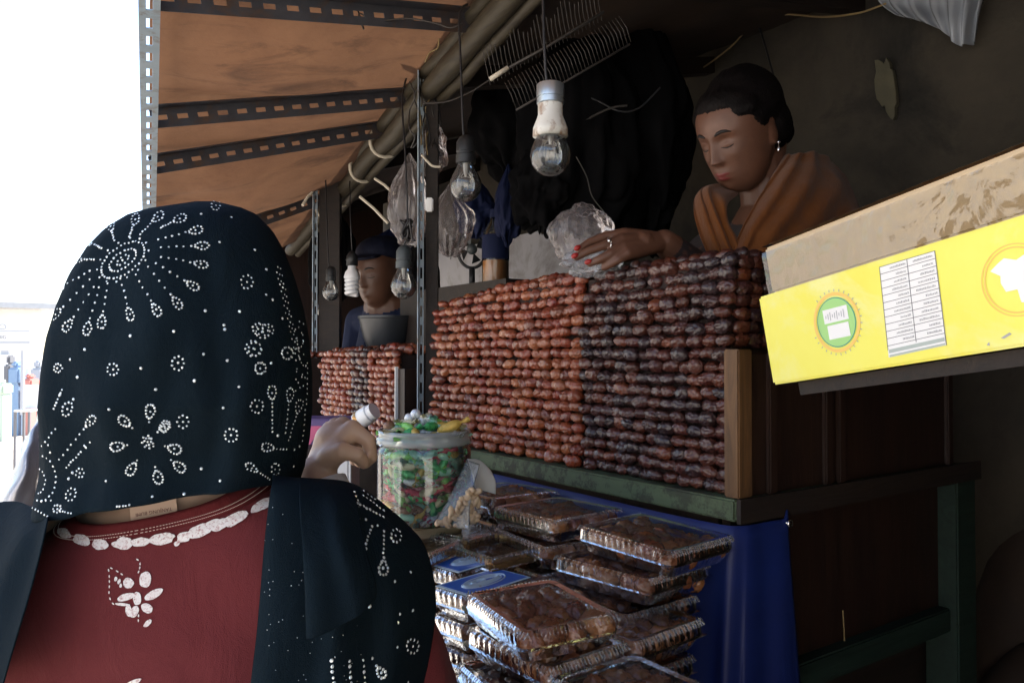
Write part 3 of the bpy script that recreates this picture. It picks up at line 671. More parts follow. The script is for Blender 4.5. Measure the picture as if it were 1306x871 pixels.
def pack_meshes(w, d, h, per=.0052):
    rad = .012
    L = lambda ww, dd, z, rib=0: [p + Vector((0, 0, z)) for p in rrect(ww, dd, rad, 0, rib, per)]
    def fit(rows):
        n = min(len(r) for r in rows); return [r if len(r) == n else [r[int(i * len(r) / n)] for i in range(n)] for r in rows]
    base_w, base_d = w - .012, d - .012
    tr = MB(); rows = [[Vector((p.x / (w) * (w - .03), p.y / d * (d - .03), .0008)) for p in rrect(w, d, rad, 0, 0, per)], [Vector((p.x / w * base_w, p.y / d * base_d, h * .48)) for p in rrect(w, d, rad, 0, .0004, per)], [p + Vector((0, 0, h * .5)) for p in rrect(w, d, rad, 0, 0, per)]]
    tr.grid(rows, True); tr.poly(rows[0][::-1])
    ld = MB(); lr = [[p + Vector((0, 0, h * .515)) for p in rrect(w, d, rad, 0, 0, per)], [Vector((p.x / w * (w - .010), p.y / d * (d - .010), h * .53)) for p in rrect(w, d, rad, 0, .0, per)],
        [Vector((p.x / w * (w - .012), p.y / d * (d - .012), h * .90)) for p in rrect(w, d, rad, 0, .0006, per)], [Vector((p.x / w * (w - .020), p.y / d * (d - .020), h * .985)) for p in rrect(w, d, rad, 0, .0004, per)]]
    ld.grid(lr, True)
    rb = MB(); rb.grid([lr[2], lr[3]], True); ld.f = [f for f in ld.f]
    top = [Vector((p.x / w * (w - .034), p.y / d * (d - .034), h * .955)) for p in rrect(w, d, rad, 0, 0, per)]
    ld.grid([lr[3], top], True); 
    # gently buckled lid panel
    nx = 10; g = [[Vector(((i / nx - .5) * (w - .036), (j / nx - .5) * (d - .036), h * .955 + .0022 * nz((i * .7, j * .7, w * 90)))) for i in range(nx + 1)] for j in range(nx + 1)]; ld.grid(g)
    return tr, ld
PACK = {}
def pack_proto(w, d, h, key):
    tr, ld = pack_meshes(w, d, h)
    a = tr.mesh('tray', Vector((0, 0, 0)), False); a.materials.append(MATS['clear_plastic'])
    b = ld.mesh('lid', Vector((0, 0, 0)), False); b.materials.append(MATS['clear_plastic'])
    rib = MB()                                     # thick moulded ribs on the lid shoulder that catch the light
    for p in rrect(w - .004, d - .004, .012, 0, 0, .0046):
        if abs(p.x) > w / 2 - .006 or abs(p.y) > d / 2 - .006:
            n = Vector((math.copysign(1, p.x), 0, 0)) if abs(p.x) > w / 2 - .006 else Vector((0, math.copysign(1, p.y), 0)); t = Vector((-n.y, n.x, 0)) * .0009
            q0 = p - n * .002 + Vector((0, 0, h * .80)); q1 = p - n * .0075 + Vector((0, 0, h * .99)); up = n * .0014 + Vector((0, 0, .0010))
            rib.add([q0 - t, q0 + t, q1 + t, q1 - t, q0 + up, q1 + up], [(0, 4, 5, 3), (4, 1, 2, 5), (0, 1, 4), (3, 5, 2)])
    c = rib.mesh('ribs', Vector((0, 0, 0)), False); c.materials.append(MATS['clear_rib'])
    PACK[key] = (w, d, h, a, b, c)
pack_proto(.148, .172, .036, 'long'); pack_proto(.135, .155, .036, 'wide'); pack_proto(.135, .085, .036, 'small')
def put_pack(key, loc, rz, label, contents='dates', tilt=(0, 0), group='clear packs of dates on the table', low=False):
    w, d, h, a, b, c = PACK[key]; e = empty('date_pack', loc, label, 'pack', group); e.rotation_euler = (tilt[0] + rng.gauss(0, .018), tilt[1] + rng.gauss(0, .018), rz)
    for nm, me in (('tray', a), ('lid', b), ('ribs', c)):
        o = bpy.data.objects.new(nm, me); col.objects.link(o); o.parent = e
        if nm == 'ribs': o['kind'] = 'stuff'
    if contents == 'dates':
        nx, ny = max(2, int((w - .02) / .026)), max(2, int((d - .02) / .030))
        for i in range(nx):
            for j in range(ny):
                o = bpy.data.objects.new('date', rng.choice(DV_PACK)); col.objects.link(o); o.parent = e; s = rng.uniform(1.15, 1.35)
                o.location = ((i + .5) / nx * (w - .026) - (w - .026) / 2 + rng.gauss(0, .002), (j + .5) / ny * (d - .022) - (d - .022) / 2 + rng.gauss(0, .002), h * .52 + rng.gauss(0, .0025)); o.scale = (s, s, s * 1.1)
                o.rotation_euler = (rng.gauss(0, .2), rng.uniform(0, 6), rng.choice((0, .4, -.4, 1.57)) + rng.gauss(0, .2))
    elif contents == 'gold':
        q = MB(); q.bbox((-w / 2 + .012, -d / 2 + .012, .004), (w / 2 - .012, d / 2 - .012, h * .8), .006); me = q.mesh('sweet_block', Vector((0, 0, 0)), False); me.materials.append(MATS['gold_tray']); o = bpy.data.objects.new('sweet_block', me); col.objects.link(o); o.parent = e
    return e
H = .0365
ORD = ['top', 'second', 'third', 'fourth', 'fifth', 'sixth', 'seventh', 'eighth']
# row against the counter: three stacks
for s, (cx, cy, ztop, n, rz, nm) in enumerate([(.762, .775, Z0 - .238, 7, .10, 'nearest the end of the counter'), (.768, .955, Z0 - .236, 6, .02, 'in the middle of the counter side'), (.772, 1.135, Z0 - .234, 5, -.03, 'beside the nut packet')]):
    for k in range(n):
        lx = cx - .017 * k + rng.gauss(0, .006); ly = cy + rng.gauss(0, .006)
        put_pack('long', (lx, ly, ztop - H * (k + 1)), rz + rng.gauss(0, .05), '%s clear pack of dark dates in the stack %s' % (ORD[k], nm))
# front heap
for s, (cx, cy, ztop, n, rz, nm) in enumerate([(.545, .715, Z0 - .283, 7, -.03, 'at the front of the table'), (.640, .885, Z0 - .315, 5, .03, 'behind the front stack'), (.660, .715, Z0 - .318, 6, .08, 'between the front stack and the counter'), (.640, 1.045, Z0 - .300, 5, -.05, 'between the blue labels and the counter'), (.560, .575, Z0 - .330, 5, .05, 'nearest the camera')]):
    for k in range(n):
        put_pack('wide', (cx - .006 * k + rng.gauss(0, .006), cy + rng.gauss(0, .006), ztop - H * (k + 1)), rz + rng.gauss(0, .06), '%s clear pack of dates in the stack %s' % (ORD[k], nm))
# packs lying loose beside the customer, and blue labelled ones
for k in range(6):
    put_pack('wide', (.395 - .004 * k + rng.gauss(0, .005), .735 + rng.gauss(0, .005), Z0 - .40 - H * k), rng.gauss(.05, .06), '%s clear pack of dates in the low stack by the sleeve' % ORD[k])
for s, (px, py, key) in enumerate([(602, 714, 'small'), (617, 742, 'small')]):
    ZT = Z0 - .302 - .004 * s; c = atZ(px, py, ZT); rz = .22
    for k in range(5):
        lab = '%s blue-labelled clear pack, %s of the pair' % (ORD[k], 'farther' if s == 0 else 'nearer')
        e = put_pack('small', (c.x + rng.gauss(0, .002) * (k > 0), c.y, ZT - H * (k + 1)), rz + rng.gauss(0, .03) * (k > 0), lab if k == 0 else '%s clear pack under the %s blue-labelled pack' % (ORD[k], 'farther' if s == 0 else 'nearer'), group='blue-labelled packs' if k == 0 else 'clear packs of dates on the table')
        if k: continue
        q = MB(); z = H + .0004; q.box((-.058, -.033, z), (.058, .033, z + .0006)); me = q.mesh('label_card', Vector((0, 0, 0)), False); me.materials.append(MATS['label_pale']); o = bpy.data.objects.new('label_card', me); col.objects.link(o); o.parent = e
        q = MB(); q.box((-.052, -.029, z + .0008), (.055, .029, z + .0011)); me = q.mesh('label_print', Vector((0, 0, 0)), False); me.materials.append(MATS['label_blue']); p2 = bpy.data.objects.new('label_print', me); col.objects.link(p2); p2.parent = o
        q = MB()
        for (cx_, rx, ry, r_) in ((0, .040, .017, .0012), (0, .034, .012, .0010), (.002, .026, .0075, .0030), (-.018, .02, .006, .003)):
            q.tube([Vector((cx_ + rx * math.cos(a), ry * math.sin(a) + .2 * rx * math.cos(a) * .3, z + .0012)) for a in [j * math.pi / 16 for j in range(33)]], r_, 4)
        me = q.mesh('label_emblem', Vector((0, 0, 0)), False); me.materials.append(MATS['label_pale']); p3 = bpy.data.objects.new('label_emblem', me); col.objects.link(p3); p3.parent = o
# golden sweet trays near the jar
for k, (px, py, rz, zt, key, lab) in enumerate([(590, 674, .25, -.276, 'small', 'clear tray of golden brown sweets in front of the nut packet'), (548, 690, .45, -.280, 'small', 'clear tray of golden brown sweets next to the customer scarf'), (652, 640, -.1, -.262, 'small', 'clear tray of golden brown sweets behind the nut packet'), (628, 690, .1, -.285, 'wide', 'wide clear tray of brown sweets between the stacks')]):
    c = atZ(px, py, Z0 + zt); put_pack(key, (c.x, c.y, c.z - H), rz, lab, 'gold', group='trays of golden sweets')
    for j in range(1, 5): put_pack(key, (c.x + rng.gauss(0, .004), c.y + rng.gauss(0, .004), c.z - H * (j + 1)), rz + rng.gauss(0, .06), '%s %s, under the top one' % (ORD[j], lab.split(' in ')[0].split(' next')[0].split(' behind')[0].split(' between')[0] + ' ' + ('by the packet', 'by the scarf', 'behind the packet', 'between stacks')[k]), 'gold', group='trays of golden sweets')

# ------------------------------------------------------------------ sweet jar
JC = atZ(540, 668, Z0 - .275); JC = at(541, 662, 1.25); JZ = JC.z; JR = .0745
e = empty('sweet_jar', JC, 'clear plastic jar packed with wrapped sweets beside the customer', 'jar')
prof = [(.001, 0), (JR * .93, 0), (JR * .985, .004), (JR, .012), (JR, .105), (JR * .99, .112), (JR * .94, .117), (JR * .94, .121)]
q = MB(); q.lathe(prof, 48, Matrix.Translation(JC), False); q.lathe([(max(.001, r - .0018), z + .0015) for r, z in prof], 48, Matrix.Translation(JC), False); q.build('body', 'jar_plastic', e, True)
q = MB(); M = Matrix.Translation(JC)
q.lathe([(JR * .94, .120), (JR * 1.0, .1205), (JR * 1.02, .124), (JR * 1.02, .131), (JR * .97, .134), (JR * 1.0, .137), (JR * .985, .143), (JR * .94, .144), (JR * .93, .121)], 48, M, False); q.build('rim', 'jar_rim', e, True)
q = MB(); q.bbox((JC.x - .045, JC.y - .045, TZ + .001), (JC.x + .045, JC.y + .045, JZ - .001), .004); tag(q.build('carton_stand', 'brown_card'), 'brown carton under the sweet jar', 'carton')
def candy_mesh(kind, seed):
    g = random.Random(seed); m = MB()
    if kind == 'ball': 
        m.ell((0, 0, 0), .0085, None, 10, 7)
        m.v = [v * (1 + .12 * nz(v, 260, seed)) for v in m.v]
    else:
        prof = [(-.034, .0085), (-.030, .010), (-.020, .0022), (-.017, .006), (-.010, .0085), (0, .0092), (.010, .0085), (.017, .006), (.020, .0022), (.030, .010), (.034, .0085)]
        rows = []
        for x, r in prof:
            fl = .30 if abs(x) > .025 else 1.0; rows.append([Vector((x, math.cos(a) * r * (1 + .25 * math.sin(a * 5 + seed) * (abs(x) > .019)), math.sin(a) * r * fl + (.002 * math.sin(a * 4) if abs(x) > .02 else 0))) for a in [2 * math.pi * k / 10 for k in range(10)]])
        m.grid(rows, True)
    return m
CM = {}
def candy(colr, kind, loc, rot, scl, lab):
    k = (colr, kind, rng.randrange(3))
    if k not in CM:
        me = candy_mesh(kind, k[2] + 1).mesh('wrapped_sweet', Vector((0, 0, 0)), True); me.materials.append(MATS['candy_' + colr]); CM[k] = me
    o = bpy.data.objects.new('wrapped_sweet', CM[k]); col.objects.link(o); o.location = loc; o.rotation_euler = rot; o.scale = (scl,) * 3
    return tag(o, lab, 'sweet', 'wrapped sweets in the jar')
CL = dict(green='shiny green twist-wrapped sweet inside the jar', lime='light green twist-wrapped sweet inside the jar', mint='pale mint wrapped sweet inside the jar', red='red twist-wrapped sweet inside the jar', pink='pink twist-wrapped sweet inside the jar', gold='golden wrapped sweet inside the jar', silver='silver wrapped sweet inside the jar', cream='cream wrapped sweet inside the jar', brown='brown wrapped sweet inside the jar')
zz = .014
lay = 0
while zz < .112:
    n = 17; up = zz / .112
    for k in range(n):
        a = 2 * math.pi * k / n + lay * .31 + rng.gauss(0, .06)
        rr = JR - .0185 + rng.gauss(0, .001)
        if up < .28: c = rng.choice(['silver', 'silver', 'brown', 'gold', 'mint', 'green', 'red'])
        elif up < .62: c = rng.choice(['red', 'pink', 'red', 'green', 'lime', 'cream', 'green', 'silver'])
        else: c = rng.choice(['green', 'lime', 'mint', 'mint', 'green', 'lime', 'gold', 'cream'])
        candy(c, 'twist', JC + Vector((rr * math.cos(a), rr * math.sin(a), zz + rng.gauss(0, .002))), (0, rng.gauss(0, .45), a + 1.57 + rng.gauss(0, .12)), rng.uniform(.62, .74), CL[c])
    for k in range(6):
        a = k * 1.05 + lay; c = rng.choice(list(CL)); candy(c, 'twist', JC + Vector((.036 * math.cos(a), .036 * math.sin(a), zz)), (0, rng.gauss(0, .4), rng.uniform(0, 6)), .9, CL[c])
    zz += .0132; lay += 1
for k in range(34):                                # heap above the rim
    a = rng.uniform(0, 6.28); r = .062 * math.sqrt(rng.random()); h = .128 + .028 * (1 - (r / .066) ** 2)
    c = rng.choice(['mint', 'silver', 'green', 'lime', 'gold', 'cream']); candy(c, 'twist', JC + Vector((r * math.cos(a), r * math.sin(a), h)), (0, rng.gauss(0, .3), rng.uniform(0, 6)), .82, {'mint': 'pale mint', 'silver': 'silver', 'green': 'shiny green', 'lime': 'light green', 'gold': 'golden', 'cream': 'cream'}[c] + ' wrapped sweet heaped above the jar rim')
for k, (px, py) in enumerate([(519, 540), (530, 528), (538, 538), (528, 545), (546, 533), (522, 533), (513, 545), (549, 551), (560, 556), (540, 553)]):
    candy('silver', 'ball', at(px, py, 1.25 + rng.gauss(0, .012)) , (k, k * 2, k * 3), .98, 'round silver sweet on top of the heaped jar')
candy('gold', 'twist', at(573, 545, 1.22), (0, -.4, -.5), 1.0, 'golden twist lying highest at the right of the jar heap'); candy('brown', 'ball', at(496, 544, 1.24), (0, 0, 0), 1.1, 'brown sweet at the left of the jar heap')

# ------------------------------------------------------------------ open packet of nuts in front of the jar
e = empty('nut_packet', at(607, 668, 1.16), 'open clear packet of pale nuts leaning by the jar', 'packet')
q = MB(); q.grid(sheet([[at(595, 586, 1.20), at(612, 592, 1.18)], [at(575, 630, 1.18), at(600, 640, 1.15)], [at(553, 668, 1.17), at(600, 676, 1.13)]], 10, 14)); q.build('front_flap', 'packet_film', e, True, solid=.0008)
q = MB(); q.grid(sheet([[at(596, 585, 1.205), at(612, 587, 1.22), at(626, 600, 1.23)], [at(602, 602, 1.20), at(616, 608, 1.215), at(632, 614, 1.225)], [at(606, 622, 1.19), at(618, 626, 1.21), at(632, 630, 1.22)]], 12, 12)); q.build('back_flap', 'paper_grey', e, True, solid=.0008)
for k in range(60):
    px = 556 + 54 * math.sqrt(rng.random()); lim = 668 - (px - 556) * .95; py = rng.uniform(max(624, lim), 670); q = MB()
    c = at(px, py, 1.160 - .010 * (py - 620) / 50 + .004 * rng.random()); q.ell(c, (.005, .0085, .0038), Euler((rng.random() * 3, rng.random() * 3, rng.random() * 3)).to_matrix().to_4x4(), 10, 7); q.build('nut', 'almond', e, True)
a = at(606, 674, 1.235)
for j in range(5): put_pack('small', (a.x + rng.gauss(0, .003), a.y, a.z - H * (j + 1)), .3 + rng.gauss(0, .05), '%s clear tray of brown sweets under the nut packet' % ORD[j], 'gold', group='trays of golden sweets')

# small things beyond the customer's hand
q = MB(); M = frame(at(392, 552, 1.75), RT, (0, 0, 1)); q.bbox((-.06, -.16, -.05), (.11, .035, .05), .003, M); e = tag(q.build('purple_carton', 'purple_card'), 'purple carton with a pink stripe behind the customer hand', 'carton')
q = MB(); q.add([M @ Vector(p) for p in ((-.03, -.05, .0512), (.0, -.05, .0512), (.045, .02, .0512), (.02, .02, .0512))], [(0, 1, 2, 3)]); q.build('stripe', 'pink_card', e)
q = MB(); M = frame(at(432, 600, 1.45), RT, (0, 0, 1)); q.bbox((-.03, -.16, -.04), (.026, .045, .04), .002, M); q.bbox((.027, -.16, -.041), (.031, .046, .041), .001, M); tag(q.build('white_carton', 'tin_white'), 'white carton standing under the customer hand', 'carton')
q = MB(); M = frame(at(466, 531, 1.5), RT * .8 + EZ * .5, (0, 0, 1)); q.lathe([(.001, -.02), (.017, -.02), (.018, -.017), (.018, .012), (.016, .014), (.016, .024), (.001, .024)], 20, M @ Matrix.Rotation(1.2, 4, 'Y')); e = tag(q.build('tipped_pot', 'tin_white', smooth=True, auto=40), 'small white pot lying on its side behind the hand', 'pot')
q = MB(); q.lathe([(.0185, -.017), (.0188, -.015), (.0188, -.011), (.0185, -.009)], 20, M @ Matrix.Rotation(1.2, 4, 'Y'), False); q.build('band', 'gold_tray', e, True)
q = MB(); M = frame(at(455, 600, 1.62), RT, (0, 0, 1)); q.bbox((-.14, -.22, -.04), (.16, .05, .06), .01, M); tag(q.build('dark_crate', 'dark_wood'), 'dark crate behind the white carton', 'crate')

# ------------------------------------------------------------------ yellow carton
cA = at(985, 491, .93)
cb = lambda x, y, z: RT * x + UP * y + FW * z
U = -cb(-.408, -.1695, 1).normalized(); V = cb(-.13, 1, .1165); V = (V - U * V.dot(U)).normalized(); N = U.cross(V).normalized()
if N.dot(FW) > 0: N = -N
e = empty('yellow_carton', cA, 'bright yellow fruit carton with taped cardboard top at the right', 'carton')
YM = Matrix((U, V, N)).transposed().to_4x4(); YM.translation = cA      # x along, y up, z towards the street
YL, YH, YD = .62, .106, .26
q = MB(); q.bbox((0, 0, -YD), (YL, YH, 0), .0025, YM); q.build('yellow_sleeve', 'yellow_card', e)
q = MB(); q.bbox((.016, YH + .0003, -YD + .01), (YL - .02, YH + .056, -.007), .003, YM); inner = q.build('cardboard_top', 'brown_card', e)
q = MB(); g = [[YM @ Vector((.013 + (YL - .03) * i / 120, YH + .0005 + .050 * j / 8, -.0055 + .0012 * nz((i * .35, j * .8, 0)))) for i in range(121)] for j in range(9)]; q.grid(g)
g = [[YM @ Vector((.013 + (YL - .03) * i / 120, YH + .058 + .0008 * nz((i * .4, j, 4)), -.0055 - .06 * j / 5)) for i in range(121)] for j in range(6)]; q.grid(g); q.build('packing_tape', 'pack_tape', inner, True)
# printed marks on the face
def mark(name, m, polys, par, z=.0006):
    q = MB()
    for P in polys: q.poly([YM @ Vector((x, y, z)) for x, y in P])
    return q.build(name, m, par)
def fxy(px, py):                                  # picture -> sleeve face
    o = O - cA; v = ray(px, py); t = -(o.dot(N)) / v.dot(N); p = o + v * t; return p.dot(U), p.dot(V)
def ringp(c, r0, r1, a0=0, a1=360, n=48):
    out = []
    for k in range(n):
        a, b = R(a0 + (a1 - a0) * k / n), R(a0 + (a1 - a0) * (k + 1) / n)
        out.append([(c[0] + r0 * math.cos(a), c[1] + r0 * math.sin(a)), (c[0] + r1 * math.cos(a), c[1] + r1 * math.sin(a)), (c[0] + r1 * math.cos(b), c[1] + r1 * math.sin(b)), (c[0] + r0 * math.cos(b), c[1] + r0 * math.sin(b))])
    return out
ec = fxy(1067, 411); er = .0255
disc = [(ec[0] + er * math.cos(a), ec[1] + er * math.sin(a)) for a in [k * math.pi / 24 for k in range(48)]]
mark('emblem_disc', 'emblem_green', [disc], e)
mark('emblem_ring', 'emblem_orange', ringp(ec, er + .003, er + .0065), e); mark('emblem_edge', 'emblem_teal', ringp(ec, er, er + .0012), e, .0008)
rot = lambda p, c, a: (c[0] + (p[0] - c[0]) * math.cos(a) - (p[1] - c[1]) * math.sin(a), c[1] + (p[0] - c[0]) * math.sin(a) + (p[1] - c[1]) * math.cos(a))
rect = lambda x0, x1, y0, y1: [(ec[0] + x0, ec[1] + y0), (ec[0] + x1, ec[1] + y0), (ec[0] + x1, ec[1] + y1), (ec[0] + x0, ec[1] + y1)]
mark('emblem_band', 'label_white', [rect(-.016, .018, .0005, .0155), rect(-.013, .0165, -.017, -.002)], e, .0009)
strokes = []
for k in range(26):                               # faint illegible lettering
    a = R(200 + k * 11.5); c = (ec[0] + (er + .0085) * math.cos(a), ec[1] + (er + .0085) * math.sin(a)); w_ = .0011
    strokes.append([rot(p, c, a) for p in ((c[0] - .0013, c[1] - w_ * .4), (c[0] + .0013, c[1] - w_ * .4), (c[0] + .0013, c[1] + w_ * .4), (c[0] - .0013, c[1] + w_ * .4))])
for k in range(9):
    x = ec[0] - .013 + k * .0031; h_ = .0016 + .0014 * ((k * 7) % 3); strokes.append([(x, ec[1] + .0075 - h_), (x + .0009, ec[1] + .0075 - h_), (x + .0014, ec[1] + .0075 + h_), (x + .0004, ec[1] + .0075 + h_)])
mark('emblem_lettering', 'ink_soft', strokes, e, .0012)
# data table
ta, tb, tc, td = fxy(1122, 341), fxy(1193, 320), fxy(1208, 440), fxy(1134, 456)
def tq(u, v): 
    x = (ta[0] * (1 - u) + tb[0] * u) * (1 - v) + (td[0] * (1 - u) + tc[0] * u) * v; y = (ta[1] * (1 - u) + tb[1] * u) * (1 - v) + (td[1] * (1 - u) + tc[1] * u) * v; return x, y
def trect(u0, u1, v0, v1): return [tq(u0, v1), tq(u1, v1), tq(u1, v0), tq(u0, v0)]
mark('data_label', 'label_white', [trect(0, 1, 0, 1)], e, .0005)
lines = [trect(0, 1, v - .0028, v + .0028) for v in [k / 12.6 for k in range(12)]] + [trect(0, .010, 0, .92), trect(.99, 1, 0, 1), trect(.51, .52, 0, .9)]
mark('table_rules', 'ink', lines, e, .0008)
mark('label_footer', 'label_grey', [trect(.02, .98, .915, .955), trect(.02, .98, .975, .998)], e, .0008)
tx = []
for r_ in range(11):
    for (u0, u1) in ((.2 + .1 * ((r_ * 5) % 3) * .5, .48), (.62 + .1 * ((r_ * 3) % 4) * .5, .95)):
        u = u0
        while u < u1: l = rng.uniform(.012, .03); v = (r_ + .55) / 12.6; tx.append(trect(u, u + l * .6, v - .010 * rng.random() - .006, v + .008)); u += l
mark('table_lettering', 'ink_soft', tx, e, .0011)
# second emblem: ringed leaf-like map
fc = fxy(1296, 357)
mark('emblem_ring', 'emblem_orange', ringp(fc, .0295, .0305) + ringp(fc, .0265, .0278), e)
blob = [(-.020, .012), (-.012, .017), (-.006, .020), (.004, .016), (.012, .019), (.018, .012), (.016, .002), (.010, -.006), (.006, -.007), (.005, -.020), (.001, -.019), (.0, -.008), (-.010, -.008), (-.013, 0), (-.012, .006)]
mark('emblem_map', 'label_white', [[(fc[0] + x, fc[1] + y) for x, y in blob]], e, .0008)
mark('scuff', 'ink_soft', [[fxy(x, y) for x, y in P] for P in ([(1277, 431), (1288, 424), (1291, 426), (1281, 432)], [(1259, 440), (1262, 436), (1263, 441)])], e, .0006)
# added board on a trestle; its dark colour stands for the carton's shaded underside
q = MB(); q.box((.03, -.016, -YD + .01), (YL + .1, -.0015, -.012), YM); e = empty('underside_board', cA + U * .5 - EZ * .2, 'added dark board standing for the shaded underside of the yellow carton', 'shelf'); q.build('board', 'dark_wood', e)
for zz in (-.05, -YD + .04):
    p = YM @ Vector((.52, -.017, zz)); q = MB(); q.box((p.x - .02, p.y - .02, 0), (p.x + .02, p.y + .02, p.z - .012)); q.build('trestle_leg', 'dark_wood', e)
# dark sacks on the ground between counter and wall
for k, (px, py, d, r_, lab) in enumerate([(1290, 640, 1.75, .2, 'nearest the carton'), (1285, 840, 1.6, .2, 'low beside the counter post')]):
    p = at(px, py, d); q = MB(); q.ell((p.x + .1, p.y - .05, p.z * .5), (.2, .2, p.z * .5 + .03), None, 28, 20); q.v = [v + Vector((1, .6, 0)) * .03 * nz(v, 9) for v in q.v]
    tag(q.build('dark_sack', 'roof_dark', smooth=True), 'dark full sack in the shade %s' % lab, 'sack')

# ================================================================== people
G = lambda y, z, cy, cz, sy, sz: math.exp(-((y - cy) / sy) ** 2 - ((z - cz) / sz) ** 2)
HEADE = [((-.010, 0, .045), (.094, .075, .096)), ((.028, 0, -.004), (.060, .060, .078)), ((.040, 0, -.050), (.048, .046, .048)), ((.046, 0, .058), (.042, .054, .044))]
def head_field(p):
    k = .016; acc = 0
    for c, r in HEADE:
        q = Vector(((p.x - c[0]) / r[0], (p.y - c[1]) / r[1], (p.z - c[2]) / r[2])); l = q.length; d = (l - 1) * min(r); acc += math.exp(-d / k)
    return -k * math.log(acc)
def head_r(d):
    lo, hi = .02, .2; o = Vector((.01, 0, .01))
    for _ in range(22):
        m = (lo + hi) / 2
        if head_field(o + d * m) < 0: lo = m
        else: hi = m
    return o + d * lo
def face_disp(y, z):
    ay = abs(y); t = max(0, min(1, (.040 - z) / .052)); f = 0
    if z > -.014: f += (.0025 + .0195 * t ** 1.25) * math.exp(-(y / (.0075 + .004 * t)) ** 2) * max(0, min(1, (.052 - z) / .014))
    else: f += .022 * math.exp(-(y / .0115) ** 2) * math.exp(-((z + .014) / .0055) ** 2)
    f += .0075 * G(ay, z, .0115, -.0155, .0058, .0062)
    f += -.0095 * G(ay, z, .029, .0255, .019, .0125) + .0078 * G(ay, z, .0315, .0205, .0125, .0078) - .0022 * G(ay, z, .0315, .0125, .013, .0022)
    f += .0035 * G(ay, z, .028, .0425, .022, .008) + .0045 * G(ay, z, .041, -.006, .018, .018)
    f += .0050 * G(y, z, 0, -.047, .026, .017) + .0042 * G(y, z, 0, -.0425, .017, .0042) + .0050 * G(y, z, 0, -.0535, .0145, .0046) - .0038 * G(y, z, 0, -.0478, .021, .0018) - .0022 * G(y, z, 0, -.034, .0035, .005)
    f += .0065 * G(y, z, 0, -.082, .016, .013) - .003 * G(y, z, 0, -.0655, .018, .006)
    return f
def surf(y, z):
    lo, hi = .0, .2
    for _ in range(22):
        m = (lo + hi) / 2
        if head_field(Vector((m, y, z))) < 0: lo = m
        else: hi = m
    return lo + face_disp(y, z)
def head_parts(mb, HM, s=1.0):
    """one displaced surface; x looks forward, y is the left ear, z is up"""
    rows = []; nu, nv = 120, 100
    for j in range(nv + 1):
        ph = math.pi * j / nv - math.pi / 2; row = []
        for i in range(nu):
            u = 2 * math.pi * i / nu; th = u - .55 * math.sin(u)           # denser over the face
            d = Vector((math.cos(ph) * math.cos(th), math.cos(ph) * math.sin(th), math.sin(ph))); p = head_r(d)
            if p.x > 0: p = p + Vector((1, 0, 0)) * face_disp(p.y, p.z) * min(1, p.x / .03)
            row.append(HM @ (p * s))
        rows.append(row)
    mb.grid(rows, True)
    for y in (-1, 1): mb.ell(HM @ (Vector((-.004, y * .073, .006)) * s), (.017 * s, .008 * s, .030 * s), HM, 14, 10)
def is_lip(c, HM):
    l = HM.inverted() @ c
    return l.x > .06 and ((l.y / .021) ** 2 + ((l.z + .0435) / .0048) ** 2 < 1 or (l.y / .018) ** 2 + ((l.z + .0535) / .0058) ** 2 < 1)
def face_details(par, HM, s=1.0):
    for y in (-1, 1):
        q = MB(); q.tube([HM @ (Vector((surf(t, zz) + .0006, y * t, zz)) * s) for t, zz in ((.0185, .0150), (.024, .0125), (.031, .0115), (.038, .0125), (.0445, .0155))], [.0005, .0013, .0016, .0014, .0006], 6); q.build('lashes', 'lash', par, True)
        q = MB(); q.tube([HM @ (Vector((surf(t, zz) + .0002, y * t, zz)) * s) for t, zz in ((.014, .0425), (.022, .0465), (.031, .0485), (.040, .0470), (.048, .0425))], [.0016, .0032, .0032, .0024, .0008], 6); q.build('eyebrow', 'lash', par, True)
def hand_parts(mb, wrist, knuck, tips, thumb, s=1.0, rf=.0085):
    """wrist, four knuckle points and four bent fingers given as point chains, thumb chain"""
    c = sum(knuck, Vector()) / 4
    for k in range(4): mb.tube([wrist.lerp(knuck[k], .05), wrist.lerp(knuck[k], .55), knuck[k]], [.017 * s, .0150 * s, .0115 * s], 12, True)
    mb.ell(wrist.lerp(c, .55), .021 * s, None, 14, 10)
    for k in range(4): mb.tube([knuck[k]] + tips[k], [.0108 * s] + [rf * s * (1 - .12 * i) for i in range(len(tips[k]))], 12, True)
    mb.tube(thumb, [.015 * s, .012 * s, .0095 * s, .008 * s][:len(thumb)], 12, True)
def yawm(f, pitch, roll, loc):
    f = Vector(f); return Matrix.Translation(loc) @ Matrix.Rotation(math.atan2(f.y, f.x), 4, 'Z') @ Matrix.Rotation(pitch, 4, 'Y') @ Matrix.Rotation(roll, 4, 'X')

# ---------------------------------------------------------------- the stall keeper
root = empty('person', C(.56, 1.6, -EYE + .36), 'woman with tied-back dark hair in an orange shawl leaning over the dates', 'person')
HC = C(.444, 1.49, .409); HM = yawm(RT * -.86 + FH * -.51, R(28), R(-5), HC) @ Matrix.Scale(.85, 4)
mb = MB(); head_parts(mb, HM, 1.0)
neck = HM @ Vector((-.035, 0, -.06)); nb = C(.515, 1.545, .235)
mb.tube([neck + EZ * .03, neck, nb], [.048, .047, .055], 16, True)
rs, ls = C(.425, 1.66, .205), C(.640, 1.47, .195)
mb.tube([nb, C(.535, 1.57, .12), C(.565, 1.60, -.1), C(.59, 1.63, -.45)], [.085, .125, .12, .14], 20, True); mb.tube([rs, nb - EZ * .02, ls], [.058, .075, .062], 16, True)
el, wr = C(.392, 1.47, .105), C(.268, 1.375, .197)
mb.tube([rs, C(.415, 1.57, .15), el], [.055, .050, .043], 16, True); mb.tube([el, el.lerp(wr, .5) + EZ * .004, wr], [.042, .036, .023], 14, True)
